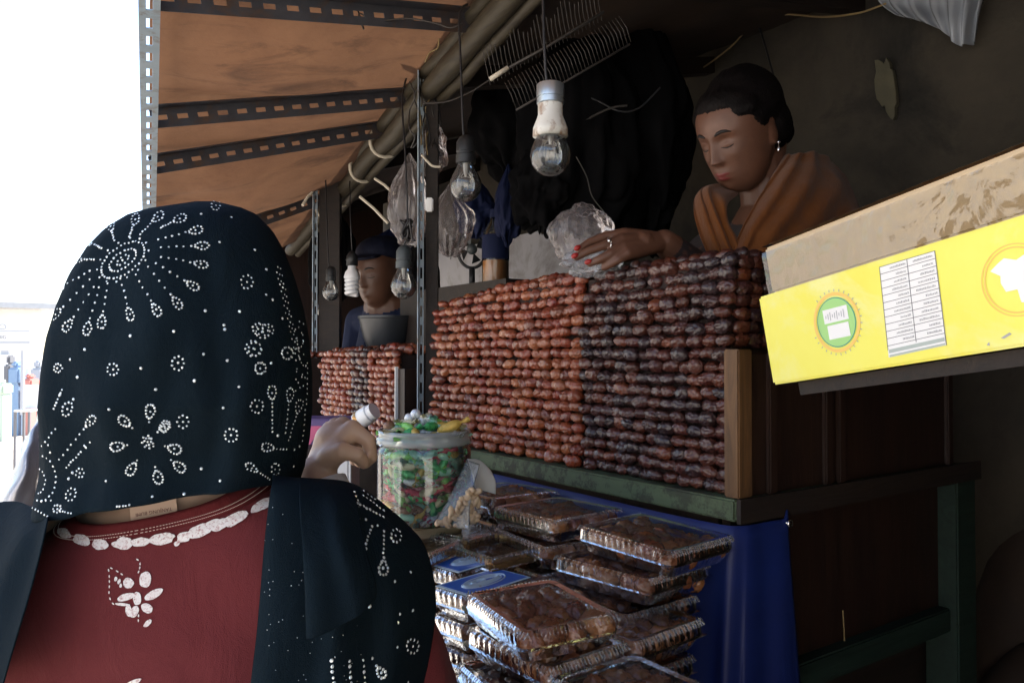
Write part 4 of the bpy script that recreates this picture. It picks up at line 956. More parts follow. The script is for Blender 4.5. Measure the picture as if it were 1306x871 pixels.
mb.tube([ls, C(.69, 1.45, .04), C(.70, 1.43, -.09)], [.058, .052, .045], 16, True); mb.tube([C(.70, 1.43, -.09), C(.60, 1.36, -.16)], [.044, .032], 14, True)
H2 = lambda px, py, b: C((px - 653) / 1000 * b, b, (452 - py) / 1000 * b)
kn = [H2(797, 298, 1.345), H2(793, 306, 1.33), H2(795, 315, 1.32), H2(800, 323, 1.315)]
tp = [[H2(772, 301, 1.34), H2(752, 309, 1.335), H2(738, 318, 1.33)], [H2(770, 313, 1.32), H2(750, 320, 1.318), H2(735, 328, 1.318)], [H2(778, 324, 1.31), H2(764, 331, 1.31), H2(752, 336, 1.315)], [H2(788, 331, 1.31), H2(778, 337, 1.312), H2(770, 341, 1.318)]]
hand_parts(mb, wr, kn, tp, [H2(825, 316, 1.36), H2(800, 326, 1.372), H2(780, 330, 1.372), H2(762, 332, 1.365)], .98)
me = remesh(mb, .0024, 3)
blen = (wr - el).length
def vendor_slot(c):
    if (c - HC).length < .13 and is_lip(c, HM): return 2
    if (c - wr).dot((wr - el).normalized()) > -.018 and (c - wr).length < .25: return 0
    if (c - HC).length < .16 and c.z > nb.z - .015: return 0
    ax = c - nb
    if ax.length < .045 and c.z > nb.z - .035 and ax.dot(RT * -.7 + FH * -.7) > -.02: return 0
    return 1
me.polygons.foreach_set('material_index', [vendor_slot(p.center) for p in me.polygons])
body = link_mesh('body', recenter(me, WLOC[root]), ['skin_brown', 'blouse', 'lip'], root, WLOC[root])
face_details(root, HM)
q = MB(); E = lambda c, r: q.ell(HM @ Vector(c), r, HM, 24, 16)
E((-.022, 0, .062), (.102, .084, .097)); E((-.045, 0, .015), (.075, .082, .075)); E((.026, 0, .094), (.066, .068, .040)); E((.03, .03, .075), (.05, .052, .035)); E((.03, -.03, .075), (.05, .052, .035)); E((-.122, -.012, .0), (.036, .04, .036)); E((-.135, .0, -.022), (.02, .024, .035))
for y in (-1, 1): E((.012, y * .068, .052), (.035, .016, .036))
me = remesh(q, .0035, 2)
for v in me.vertices:
    l = HM.inverted() @ v.co; v.co += v.normal * (.0007 * math.sin(math.atan2(l.y, l.z - .03) * 110 + 7 * nz(l, 20)) + .0025 * nz(l, 40))
hair = link_mesh('hair', recenter(me, WLOC[root]), 'hair', root, WLOC[root])
q = MB(); q.ell(HM @ Vector((-.102, .02, .0)), (.014, .011, .011), None, 10, 6); q.v = [v + Vector((.003 * nz(v, 300), .003 * nz(v, 300, 3), .003 * nz(v, 300, 6))) for v in q.v]; q.build('hair_clip', 'silver', hair, True)
ey = HM @ Vector((-.004, .082, -.024)); q = MB(); q.tube([ey, ey - EZ * .006, ey - EZ * .011], [.0012, .003, .0035], 8, True); q.ell(ey + EZ * .004, .003, None, 8, 6); q.build('earring', 'silver', root, True)
for t_, b_ in ((tp[0], 0), (tp[1], 1), (tp[2], 2)):
    d = (t_[-1] - t_[-2]).normalized(); q = MB(); q.ell(t_[-1] + d * .003 - FH * .0055 + EZ * .0035, (.0068, .0045, .0042), frame((0, 0, 0), d, EZ), 12, 8); q.build('fingernail', 'nail_red', root, True)
rc = kn[1].lerp(tp[1][0], .72); rd = (tp[1][0] - kn[1]).normalized(); rf_ = frame(rc, EZ.cross(rd), EZ)
q = MB(); q.tube([rc + (rf_.to_3x3() @ Vector((math.cos(a), math.sin(a), 0))) * .0108 for a in [k * math.pi / 10 for k in range(21)]], .0016, 6); q.ell(rc - FH * .0105 + EZ * .004, (.0035, .0035, .0035)); q.build('ring', 'silver', root, True)
D = lambda L: [[at(*p) for p in r] for r in L]
fold = lambda amp, fr: (lambda u, v, p: (FH * -1) * amp * (math.sin(u * fr + 3 * v + 2.5 * nz(p, 7)) + .8 * nz(p, 18)))
shawl = MB()
shawl.grid(sheet(D([[(1002, 198, 1.475), (972, 245, 1.415), (944, 296, 1.385), (930, 334, 1.385)], [(1018, 196, 1.455), (996, 246, 1.385), (970, 300, 1.355), (955, 345, 1.355)], [(1042, 194, 1.49), (1042, 244, 1.40), (1028, 300, 1.365), (1008, 350, 1.365)], [(1060, 206, 1.57), (1082, 238, 1.50), (1096, 290, 1.46), (1100, 350, 1.46)], [(1058, 214, 1.66), (1080, 245, 1.66), (1100, 300, 1.64), (1105, 350, 1.62)]]), 40, 44, lambda u, v, p: (FH * -1) * (.006 * math.sin(v * 34 + 4 * u + 4 * nz(p, 6)) + .007 * nz(p, 14) + .004 * nz(p, 40))))
shawl.build('shawl', 'shawl_orange', root, True, solid=.002)
shawl = MB(); shawl.grid(sheet(D([[(918, 240, 1.58), (924, 236, 1.56), (932, 238, 1.54), (942, 248, 1.50)], [(889, 250, 1.50), (896, 240, 1.47), (908, 242, 1.44), (928, 262, 1.41)], [(884, 270, 1.45), (898, 268, 1.415), (913, 273, 1.40), (930, 284, 1.41)], [(890, 296, 1.43), (908, 297, 1.40), (926, 300, 1.385), (942, 304, 1.39)], [(902, 326, 1.42), (922, 329, 1.395), (942, 332, 1.38), (958, 332, 1.385)]]), 30, 34, lambda u, v, p: (FH * -1) * (.006 * math.sin(u * 22 + 3 * v + 3 * nz(p, 6)) + .005 * nz(p, 20))))
shawl.build('shawl_end', 'shawl_orange', root, True, solid=.002)

# plastic bags she is opening
def bag(name, c, r, m, lab, seed, pts=None, parent=None, amp=.22, crease=14, neck=False):
    q = MB(); q.ell((0, 0, 0), (1, 1, 1), None, 88, 56); out = []
    for v in q.v:
        k = 1 + amp * nz(v, 1.7, seed) + amp * .5 * abs(nz(v, 4, seed)) - amp * .25 * abs(nz((v.x * 1, v.y * 1, v.z * .3), crease * .5, seed))
        if neck: an = math.atan2(v.y, v.x); k += .10 * math.sin(an * 9 + 3 * nz(v, 2, seed)) * (.4 + .6 * abs(v.z)) + .10 * nz((math.cos(an) * 4, math.sin(an) * 4, v.z * 1.2), 1, seed + 3)
        if neck and v.z > .3: k *= 1 - .75 * (v.z - .3) / .7 ; 
        zz = v.z * (1.35 if neck and v.z > .3 else 1); out.append(Vector(c) + RT * v.x * k * r[0] + FH * v.y * k * r[1] + EZ * zz * (k if not neck or v.z < .3 else 1) * r[2])
    q.v = out; o = q.build(name, m, parent, True)
    if lab: tag(o, lab, 'bag')
    return o
bag('plastic_bag', H2(742, 301, 1.40), (.052, .04, .052), 'bag_film', 'clear plastic bag puffed up behind the woman fingers', 3, amp=.28)
bag('plastic_bag', H2(758, 335, 1.34), (.05, .024, .024), 'bag_film_white', 'white crumpled plastic bag under the woman fingers', 8, amp=.45, crease=30)

# ---------------------------------------------------------------- the man in the next stall
root = empty('person', C(-.43, 2.8, -EYE + .36), 'man in a dark blue cap and blue shirt behind the far dates', 'person')
HC2 = C(-.452, 2.70, .262); HM2 = yawm(RT * -.50 + FH * -.86, R(12), 0, HC2) @ Matrix.Scale(.92, 4)
mb = MB(); head_parts(mb, HM2, 1.0); nk = HM2 @ Vector((-.03, 0, -.06)); nb2 = C(-.425, 2.76, .155)
mb.tube([nk + EZ * .02, nk, nb2], [.052, .052, .06], 14, True); a, b = C(-.55, 2.86, .115), C(-.28, 2.70, .115)
mb.tube([nb2, C(-.415, 2.78, .02), C(-.41, 2.80, -.45)], [.10, .14, .15], 18, True); mb.tube([a, nb2 - EZ * .03, b], [.06, .08, .065], 14, True)
mb.tube([b, C(-.27, 2.66, -.2), C(-.36, 2.55, -.28)], [.06, .05, .035], 12, True); mb.tube([a, C(-.58, 2.8, -.18), C(-.5, 2.62, -.28)], [.06, .05, .035], 12, True)
for arm_end in (C(-.36, 2.55, -.28), C(-.5, 2.62, -.28)):
    kk = [arm_end + RT * (.012 * (j - 1.5)) - FH * .08 for j in range(4)]; hand_parts(mb, arm_end - FH * .01, kk, [[p - FH * .03 - EZ * .01, p - FH * .045 - EZ * .03] for p in kk], [arm_end - FH * .03 + RT * .025, arm_end - FH * .07 + RT * .035, arm_end - FH * .09 + RT * .03])
me = remesh(mb, .005, 4)
me.polygons.foreach_set('material_index', [0 if (p.center - HC2).length < .128 or ((p.center - HC2).length < .2 and p.center.z > nb2.z + .01 and ((p.center - nk) - (nb2 - nk) * ((p.center - nk).dot(nb2 - nk) / (nb2 - nk).length_squared)).length < .066) or p.center.z < Z0 - .27 and (p.center - O).dot(FH) < 2.56 else 1 for p in me.polygons])
link_mesh('body', recenter(me, WLOC[root]), ['skin_dark', 'shirt_blue'], root, WLOC[root]); face_details(root, HM2)
q = MB(); q.ell(HM2 @ Vector((-.035, 0, .035)), (.085, .082, .075), HM2, 20, 12); me = remesh(q, .005, 1)
for v in me.vertices: v.co += v.normal * .003 * nz(v.co, 60)
link_mesh('hair', recenter(me, WLOC[root]), 'hair', root, WLOC[root])
q = MB(); q.ell(HM2 @ Vector((-.018, 0, .098)), (.104, .088, .062), HM2, 20, 12); q.ell(HM2 @ Vector((.085, 0, .086)), (.062, .07, .009), HM2, 18, 8); me = remesh(q, .005, 2)
link_mesh('cap', recenter(me, WLOC[root]), 'cap_blue', root, WLOC[root])
q = MB(); c = H2(494, 446, 2.45); q.lathe([(.06, 0), (.075, .04), (.088, .095), (.091, .097), (.091, .104), (.085, .104), (.07, .04), (.055, .008), (.001, .008)], 28, Matrix.Translation(c)); tag(q.build('bucket', 'bowl_grey', smooth=True, auto=35), 'dark grey plastic bucket in front of the man in the cap', 'bucket')
q = MB(); q.box((c.x - .12, c.y - .12, .36), (c.x + .12, c.y + .12, c.z - .001)); tag(q.build('dark_crate', 'dark_wood'), 'dark crate under the grey bucket in the far stall', 'crate')

# ---------------------------------------------------------------- the customer
root = empty('person', C(-.345, .82, -EYE), 'woman seen from behind in a beaded black headscarf and maroon dress', 'person')
AC, BC = -.345, .82
SEC = [(-.120, .070, .060), (-.135, .086, .074), (-.154, .118, .086), (-.172, .155, .093), (-.20, .186, .098), (-.26, .200, .104), (-.40, .198, .108), (-.60, .19, .11), (-.85, .205, .125), (-1.36, .26, .17)]
def secf(z):
    for i in range(len(SEC) - 1):
        if z <= SEC[i][0] and z >= SEC[i + 1][0]:
            t = (SEC[i][0] - z) / (SEC[i][0] - SEC[i + 1][0]); return [SEC[i][j] * (1 - t) + SEC[i + 1][j] * t for j in (1, 2)]
    return SEC[0][1:] if z > SEC[0][0] else SEC[-1][1:]
def dress_pt(th, z, off=0.0):
    w_, d_ = secf(z); c, s = math.cos(th), math.sin(th); e_ = 2 / 2.5
    a = math.copysign(abs(c) ** e_, c) * (w_ + off); b = -math.copysign(abs(s) ** e_, s) * (d_ + off)
    sag = .0045 * nz((a * 9, z * 5, 1)) + .0022 * nz((a * 24 + z * 14, z * 22, 4)) + .0025 * math.sin(a * 30 + z * 22 + 2 * nz((a * 6, z * 6, 3)))
    return C(AC + a, BC + b - sag * (s > 0), z + .17 * max(-.16, min(.16, a)))
def neck_z(th): return -.1535 + .020 * abs(math.cos(th)) ** 2 - (.05 * max(0, -math.sin(th)))
def dress_grid(t0, t1, nt, nu, off):
    rows = []
    for j in range(nt + 1):
        row = []
        for i in range(nu):
            th = 2 * math.pi * i / nu; z0 = neck_z(th); t = t0 + (t1 - t0) * j / nt
            row.append(dress_pt(th, z0 - t, off))
        rows.append(row)
    return rows
q = MB(); q.grid(dress_grid(0, .45, 60, 120, 0), True); q.grid([[dress_pt(2 * math.pi * i / 120, neck_z(2 * math.pi * i / 120) - .45 - .75 * j / 8) for i in range(120)] for j in range(9)], True)
dress = q.build('dress', 'dress_maroon', root, True); BV_D = bvh_of(dress)
q = MB(); q.grid(dress_grid(-.0005, .0135, 4, 160, .0016), True); band = q.build('neck_band', 'band_maroon', dress, True, solid=.0012)
def stitch_rows():
    q = MB()
    for t in (.0085, .0112):
        n = 210
        for i in range(n):
            th = math.pi * i / n; a, b = dress_pt(th, neck_z(th) - t, .0028), dress_pt(th + math.pi / n * .55, neck_z(th) - t, .0028); q.tube([a, b], .00032, 4)
    o = q.build('stitching', 'stitch', dress); o['kind'] = 'stuff'
stitch_rows()
def cast(bv, px, py):
    h = bv.ray_cast(O, ray(px, py).normalized()); return (h[0], h[1]) if h[0] is not None else (None, None)
def decal(mb, bv, pts, off=.0009):
    P = []
    for x, y in pts:
        h, n = cast(bv, x, y)
        if h is None: return
        if n.dot(h - O) > 0: n = -n
        P.append(h + n * off)
    c = sum(P, Vector()) / len(P); k = len(P); cx_ = sum(p[0] for p in pts) / k; cy_ = sum(p[1] for p in pts) / k; h, n = cast(bv, cx_, cy_)
    if h is not None:
        if n.dot(h - O) > 0: n = -n
        c = h + n * off
    mb.add([c] + P, [(0, 1 + i, 1 + (i + 1) % k) for i in range(k)])
def oval(cx_, cy_, rx, ry, ang, n=16, lump=.12, seed=0):
    a0 = R(ang); out = []
    for k in range(n):
        t = 2 * math.pi * k / n; r_ = 1 + lump * nz((math.cos(t) * 1.5, math.sin(t) * 1.5, seed), 1, seed); x, y = rx * r_ * math.cos(t), ry * r_ * math.sin(t)
        out.append((cx_ + x * math.cos(a0) - y * math.sin(a0), cy_ + x * math.sin(a0) + y * math.cos(a0)))
    return out
# scalloped white print along the neck
q = MB(); lob = [(69, 673, 6, 4, 35), (84, 681, 10, 6, 25), (106, 689, 11, 6.5, 18), (130, 694, 10.5, 7, 8), (158, 694, 13, 6, 2), (180, 691, 12, 5.5, -6), (207, 687, 17, 7, -10), (235, 685, 10, 6, -22), (255, 677, 17, 8, -20), (280, 670, 14, 6, -24), (300, 662, 18, 7, -24), (333, 646, 15, 6, -30), (226, 693, 4, 3, -20), (160, 689, 9, 4, 0), (244, 681, 9, 4, -18), (270, 668, 12, 4, -24)]
for k, L in enumerate(lob): decal(q, BV_D, oval(*L, n=22, lump=.25, seed=k), .0022)
q.build('neck_print', 'print_white', dress)
FL = [(0, 200), (0, 0)]
fz = lambda x, y: (110 + x / 4.815, 690 + y / 4.815)
q = MB(); pet = [(365, 235, 40, 55, 10), (415, 325, 68, 26, -28), (375, 408, 42, 30, 35), (300, 430, 26, 42, 25), (265, 425, 22, 40, -10), (250, 340, 62, 24, -18), (262, 255, 34, 36, -20), (316, 350, 28, 45, 0), (380, 502, 34, 16, -45), (185, 230, 10, 16, 10), (205, 245, 10, 18, 20), (215, 270, 9, 14, 10), (225, 385, 50, 10, 5), (285, 868, 66, 18, -25)]
for k, (x, y, rx, ry, an) in enumerate(pet): cx_, cy_ = fz(x, y); decal(q, BV_D, oval(cx_, cy_, rx / 4.815 * .93, ry / 4.815 * .93, an, 18, .15, k + 20), .0011)
for P in [[(138, 155), (145, 200), (147, 260), (143, 330), (158, 370), (180, 392)], [(138, 155), (180, 175), (235, 210)], [(300, 100), (335, 125), (330, 175), (318, 200)], [(325, 440), (322, 500)]]:
    for (a, b) in zip(P, P[1:]):
        n = max(1, int(math.dist(a, b) / 24))
        for k in range(n):
            x, y = a[0] + (b[0] - a[0]) * (k + .5) / n, a[1] + (b[1] - a[1]) * (k + .5) / n; an = math.degrees(math.atan2(b[1] - a[1], b[0] - a[0])); cx_, cy_ = fz(x, y); decal(q, BV_D, oval(cx_, cy_, 2.0, .9, an, 8, .1, k), .0011)
q.build('flower_print', 'print_white', dress)['kind'] = 'stuff'
# body inside the dress, right arm bent forward with a flexed hand
mb = MB(); nb3 = C(AC + .005, BC - .005, -.14)
mb.tube([C(AC + .01, BC - .01, .02), C(AC + .005, BC - .005, -.08), nb3 - EZ * .03], [.05, .054, .068], 16, True)
mb.tube([C(AC, BC, -.20), C(AC, BC, -.4), C(AC, BC, -.8)], [.092, .09, .1], 18, True)
mb.ell(C(AC + .005, BC - .01, -.165), (.10, .07, .035), frame((0, 0, 0), RT, FH), 20, 12)
sh = C(AC + .165, BC - .01, -.195); elb = C(-.115, .86, -.375); wri = at(403, 606, .93)
mb.tube([C(AC + .05, BC, -.17), sh, elb], [.06, .055, .044], 14, True); mb.tube([elb, elb.lerp(wri, .55), wri], [.042, .034, .0235], 14, True)
mb.tube([C(AC - .05, BC, -.17), C(AC - .175, BC, -.21), C(AC - .23, BC + .04, -.48), C(AC - .15, BC + .2, -.56)], [.05, .040, .035, .026], 14, True)
kn = [at(449, 546, .945), at(437, 542, .97), at(428, 543, .995), at(421, 547, 1.015)]
tp = [[at(470, 562, .945), at(474, 584, .95), at(464, 592, .958)], [at(462, 556, .97), at(472, 578, .98), at(462, 590, .985)], [at(455, 556, .998), at(468, 576, 1.01), at(458, 590, 1.01)], [at(446, 556, 1.02), at(460, 574, 1.03), at(452, 588, 1.03)]]
hand_parts(mb, wri, kn, tp, [at(420, 585, .925), at(438, 575, .915), at(456, 580, .92), at(464, 590, .93)], 1.02, .0095)
mb.ell(at(428, 562, .96), (.026, .03, .024), None, 14, 10)
hd = [arm for arm in (C(AC - .15, BC + .2, -.56),)]
kk = [hd[0] + RT * (.014 * (j - 1.5)) + FH * .085 for j in range(4)]; hand_parts(mb, hd[0] + FH * .01, kk, [[p + FH * .03 - EZ * .01, p + FH * .045 - EZ * .03] for p in kk], [hd[0] + FH * .03 + RT * .02, hd[0] + FH * .07 + RT * .04])
me = remesh(mb, .0034, 5); link_mesh('body', recenter(me, WLOC[root]), 'skin_light', root, WLOC[root])
# sleeves
def sleeve(path, rads, m='dress_maroon', nm='sleeve'):
    P = curve(path, 40); Rr = [v.x for v in curve([Vector((r, 0, 0)) for r in rads], 40)]; q = MB(); q.tube(P, Rr, 36); q.f = q.f[:-2]; q.mi = q.mi[:-2]
    q.v = [v + Vector((.005 * nz(v, 22), .005 * nz(v, 22, 4), .005 * nz(v, 22, 8))) for v in q.v]; return q.build(nm, m, dress, True, solid=.0015)
sleeve([C(AC + .10, BC + .01, -.205), sh - EZ * .012, C(-.135, .845, -.30), elb + RT * .004, elb.lerp(wri, .35), elb.lerp(wri, .80)], [.045, .053, .054, .052, .044, .036])
sleeve([C(AC - .10, BC + .01, -.22), C(AC - .165, BC + .01, -.24), C(AC - .23, BC + .04, -.48), C(AC - .16, BC + .17, -.55)], [.045, .05, .05, .04])
q = MB(); ax = (wri - elb).normalized(); q.tube([elb.lerp(wri, .80), elb.lerp(wri, .95)], [.034, .031], 20); q.f = q.f[:-2]; q.mi = q.mi[:-2]; q.build('cuff', 'cotton_white', dress, True, solid=.002)
# tag on the neck
# headscarf: hood
SIL = [(257, 238, 262), (262, 195, 292), (272, 158, 318), (290, 130, 338), (315, 108, 354), (350, 88, 369), (390, 73, 382), (430, 63, 390), (475, 57, 395), (520, 53, 396), (560, 49, 393), (600, 45, 386), (640, 39, 372), (690, 34, 360)]
def silf(py):
    if py <= SIL[0][0]: return SIL[0][1], SIL[0][2]
    for i in range(len(SIL) - 1):
        if SIL[i][0] <= py <= SIL[i + 1][0]:
            t = (py - SIL[i][0]) / (SIL[i + 1][0] - SIL[i][0]); return SIL[i][1] * (1 - t) + SIL[i + 1][1] * t, SIL[i][2] * (1 - t) + SIL[i + 1][2] * t
    return SIL[-1][1:]
HD = .80                                           # distance of the widest plane of the hood
def hem_y(u):                                      # lower edge of the hood in the picture, u = -1 (left) .. 1 (right)
    return (645 - 31 * u if u > -.55 else 662 + (-.55 - u) * 6) + 3.5 * nz((u * 4, 3, 1))
def hood_pt(th, t):
    c, s = math.cos(th), math.sin(th); u = c
    yb = hem_y(u) if s > 0 else hem_y(u) + 60 * min(1, -s * 2)
    py = 257 + (yb - 257) * t; xl, xr = silf(py); k = HD / 1000
    cxp = (xl + xr) / 2 + 12; hw = (xr - xl) / 2 * .905; e_ = 2 / 2.25
    a = (cxp - 653 + math.copysign(abs(c) ** e_, c) * hw) * k
    dep = .118 * min(1, (hw / 150)) ** .8
    if py > 520: dep += -.026 * min(1, (py - 520) / 90) * (s > 0)
    b = HD - math.copysign(abs(s) ** e_, s) * dep + (.03 if s < 0 else 0) * 0
    z = (452 - py) * k * ((b / HD) if s > 0 else 1)
    if s > 0:
        fl = .005 * math.sin(c * 11 - 5 * t + 3 * nz((c * 2, t * 3, 8))) * max(0, t - .25) + .004 * math.sin(c * 7 + 2.2 * t + 2 * nz((c * 1.5, t * 2, 0))) + .006 * nz((c * 2.2, t * 2.5, 4)) + .008 * math.exp(-((c - .72) / .09) ** 2) * min(1, max(0, (t - .35) * 3)) - .006 * math.exp(-((c - .52) / .08) ** 2) * min(1, max(0, (t - .3) * 3))
        fl += .0022 * nz((c * 7, t * 5, 2)) + .0035 * max(0, t - .5) * nz((c * 9, t * 12, 6)); b -= fl * s * min(1, t * 4)
        b -= .010 * max(0, t - .86) / .14 * s       # hem kicks out over the nape
    return C(a, b, z)
q = MB(); NU = 150; q.grid([[hood_pt(2 * math.pi * i / NU, (j / 70) ** .9) for i in range(NU)] for j in range(71)], True); q.poly([hood_pt(2 * math.pi * i / NU, 0) for i in range(NU)])
scarf = q.build('headscarf', 'scarf_navy', root, True, solid=.0012); BV_H = bvh_of(scarf)
# scarf ends over the shoulders
wav = lambda amp, fr, ph=0: (lambda u, v, p: (FH * -1) * (amp * math.sin(u * fr + ph + 2 * nz(p, 8)) * min(1, v * 3 + .2) + .004 * nz(p, 13)))
q = MB(); q.grid(sheet(D([[(347, 606, .735), (390, 610, .775), (440, 614, .84), (472, 630, .885), (500, 652, .93)], [(346, 622, .695), (393, 618, .715), (440, 624, .745), (482, 645, .79), (520, 672, .84)], [(342, 665, .680), (395, 660, .684), (442, 664, .706), (492, 684, .752), (541, 700, .81)], [(335, 735, .668), (395, 730, .668), (445, 738, .690), (500, 750, .732), (554, 752, .805)], [(328, 805, .66), (390, 805, .66), (440, 810, .68), (500, 814, .725), (552, 806, .80)], [(318, 890, .655), (385, 890, .655), (435, 895, .675), (490, 895, .72), (536, 895, .80)], [(308, 1000, .65), (380, 1000, .65), (430, 1000, .67), (485, 1000, .72), (520, 1000, .80)]]), 60, 80, wav(.006, 17)))
drape = q.build('scarf_end', 'scarf_navy', scarf, True, solid=.0012); BV_S = bvh_of(drape)
q = MB(); q.grid(sheet(D([[(383, 610, .735), (405, 612, .752), (425, 613, .775), (446, 617, .805)], [(384, 632, .684), (407, 634, .69), (430, 636, .702), (453, 640, .722)], [(388, 700, .650), (412, 700, .650), (438, 700, .660), (465, 700, .68)], [(391, 765, .642), (416, 764, .641), (446, 755, .652), (477, 742, .672)], [(393, 812, .642), (418, 806, .641), (452, 788, .653), (478, 764, .672)]]), 40, 50, wav(.004, 9, 1)))
q.build('scarf_fold', 'scarf_navy', scarf, True, solid=.0014)
q = MB(); q.grid(sheet(D([[(64, 652, .735), (42, 646, .78), (10, 640, .84), (-60, 650, .9)], [(61, 672, .690), (34, 680, .715), (0, 690, .76), (-70, 700, .82)], [(44, 740, .672), (14, 745, .69), (-20, 750, .73), (-80, 760, .8)], [(24, 810, .664), (-8, 815, .68), (-40, 820, .72), (-95, 830, .8)], [(2, 890, .66), (-30, 890, .675), (-60, 890, .71), (-110, 890, .8)]]), 40, 50, wav(.004, 11, 2)))
ldrape = q.build('scarf_end', 'scarf_navy', scarf, True, solid=.0012)
# label cloth at the nape, printed upside down
hb = BVHTree.FromPolygons([Matrix.Translation(WLOC[root]) @ v.co for v in me.vertices], [tuple(p.vertices) for p in me.polygons])
a_, n_ = cast(hb, 171, 661); b_, _ = cast(hb, 222, 652)
if a_ is not None and b_ is not None:
    xd = (b_ - a_).normalized(); nn = -ray(196, 655).normalized(); yd = nn.cross(xd).normalized(); o_ = (a_ + b_) / 2 + nn * .006 + yd * .0042
    Mt = frame(o_, xd, yd); q = MB(); q.bbox((-.021, -.008, -.0006), (.021, .0075, 0), .0002, Mt); tg = q.build('neck_tag', 'tag_cloth', dress)
    vs_, fs_ = text_pts('TANJUNG BUMI', .0046, frame(o_ + nn * .0004 + yd * -.0012, -xd, -yd)); q = MB(); q.add(vs_, fs_); q.build('tag_lettering', 'tag_ink', tg)

# ---- rhinestones sewn on the scarf
STONES = MB()
SV = [(math.cos(k * math.pi / 3), math.sin(k * math.pi / 3), 0) for k in range(6)] + [(.55 * math.cos(k * math.pi / 3 + .5), .55 * math.sin(k * math.pi / 3 + .5), .55) for k in range(6)]
def st(px, py, r=.00108, bv=None):
    px += rng.gauss(0, .25); py += rng.gauss(0, .25)
    h, n = cast(bv or BV_H, px, py)
    if h is None: return
    if n.dot(h - O) > 0: n = -n
    n = (n + Vector((rng.gauss(0, .18), rng.gauss(0, .18), rng.gauss(0, .18)))).normalized()
    M = n.to_track_quat('Z', 'Y').to_matrix().to_4x4(); M.translation = h + n * .0008; r *= rng.uniform(.85, 1.15)
    STONES.add([M @ (Vector(p) * r) for p in SV], [(k, (k + 1) % 6, 6 + (k + 1) % 6, 6 + k) for k in range(6)] + [(6, 7, 8, 9, 10, 11)])
def line(a, b, n, **k):
    for i in range(n): t = i / max(1, n - 1); st(a[0] + (b[0] - a[0]) * t, a[1] + (b[1] - a[1]) * t, **k)
def ring(cx_, cy_, rx, ry=None, n=9, ang=0, mid=True, **k):
    ry = ry or rx; a0 = R(ang)
    for i in range(n):
        t = 2 * math.pi * i / n; x, y = rx * math.cos(t), ry * math.sin(t); st(cx_ + x * math.cos(a0) - y * math.sin(a0), cy_ + x * math.sin(a0) + y * math.cos(a0), **k)
    if mid: st(cx_, cy_, **k)
def petal(a, b, w_=4.5, n=11, stem=5, **k):
    """dotted stem from a, ending in a drop-shaped loop at b"""
    d = (b[0] - a[0], b[1] - a[1]); L = math.hypot(*d); ux, uy = d[0] / L, d[1] / L; hl = min(L * .40, 14)
    line(a, (b[0] - ux * hl * 1.5, b[1] - uy * hl * 1.5), stem, **k)
    for i in range(n):
        t = 2 * math.pi * i / n; x = -hl * .55 + hl * .62 * math.cos(t); y = w_ * math.sin(t) * (1 + .25 * math.cos(t)); st(b[0] + ux * x - uy * y, b[1] + uy * x + ux * y, **k)
    st(b[0] - ux * hl * .55, b[1] - uy * hl * .55, **k)
z1 = lambda x, y: (x / 3.11, 230 + y / 3.11)
c0 = z1(490, 318); ring(c0[0], c0[1], 32, 17, 34, -36, False); ring(c0[0], c0[1], 20, 9.5, 22, -36, False); ring(c0[0], c0[1], 9, 4, 8, -36, True); ring(c0[0], c0[1], 37, 22, 14, -36, False)
for a, b in [((455, 240), (437, 170)), ((515, 225), (545, 140)), ((558, 215), (645, 132)), ((640, 190), (735, 145)), ((630, 235), (800, 195)), ((640, 268), (825, 260)), ((640, 305), (820, 338)), ((620, 330), (785, 432)), ((590, 345), (718, 505)), ((540, 375), (634, 535)), ((480, 390), (524, 555)), ((430, 410), (402, 585)), ((395, 425), (343, 612)), ((375, 425), (258, 597)), ((360, 395), (208, 548)), ((358, 360), (215, 445)), ((375, 315), (285, 318)), ((405, 270), (335, 240))]:
    petal(z1(*a), z1(*b))
for x, y, r_ in [(978, 405, 8.5), (706, 725, 8.5), (450, 750, 7.5), (232, 745, 5.5), (1137, 685, 7.5), (1060, 595, 7.5), (1030, 745, 7), (1010, 670, 9), (1022, 590, 7), (855, 103, 6)]: ring(*z1(x, y), r_ * .92, r_, 9)
for x, y in [(520, 617), (690, 598), (815, 518), (950, 520), (888, 575), (892, 592), (903, 715), (338, 670), (310, 780), (772, 795), (1055, 355), (1010, 278), (1055, 455), (1080, 475), (1118, 548), (870, 247), (798, 137), (918, 150), (283, 710), (618, 828), (808, 690), (560, 745), (295, 868), (650, 95), (240, 850), (1073, 725)]: st(*z1(x, y), r=.0014)
for k in range(40): st(*z1(1100 + 10 * math.sin(k * 2.1) + k * 2.0, 345 + k * 9 + rng.uniform(-4, 4)), r=.0010)
for k in range(26): st(*z1(1185 + 16 * math.sin(k * 1.7), 560 + k * 11), r=.0010)
z2 = lambda x, y: (20 + x / 4.354, 480 + y / 4.354)
fc2 = (735, 360)
for x, y in [(750, 160), (580, 225), (533, 392), (628, 540), (800, 590), (935, 520), (915, 410), (850, 255)]: 
    dx, dy = x - fc2[0], y - fc2[1]; petal(z2(fc2[0] + dx * .16, fc2[1] + dy * .16), z2(x, y), 5.5, 13, 2)
ring(*z2(*fc2), 4, 5, 6); ring(*z2(930, 250), 7, 8, 8)
for x, y, r_ in [(290, 180, 9), (830, 283, 6)]: ring(*z2(x, y), r_ * .7, r_, 10, 25)
petal(z2(245, 460), z2(440, 222), 4.5, 12, 7); petal(z2(285, 505), z2(415, 365), 2, 4, 6); line(z2(262, 75), z2(215, 180), 7); line(z2(225, 290), z2(150, 385), 5); line(z2(185, 380), z2(197, 420), 2)
for k in range(14): a = R(-80 + k * 15); st(*z2(140 + 88 * math.cos(a), 565 + 125 * math.sin(a)))
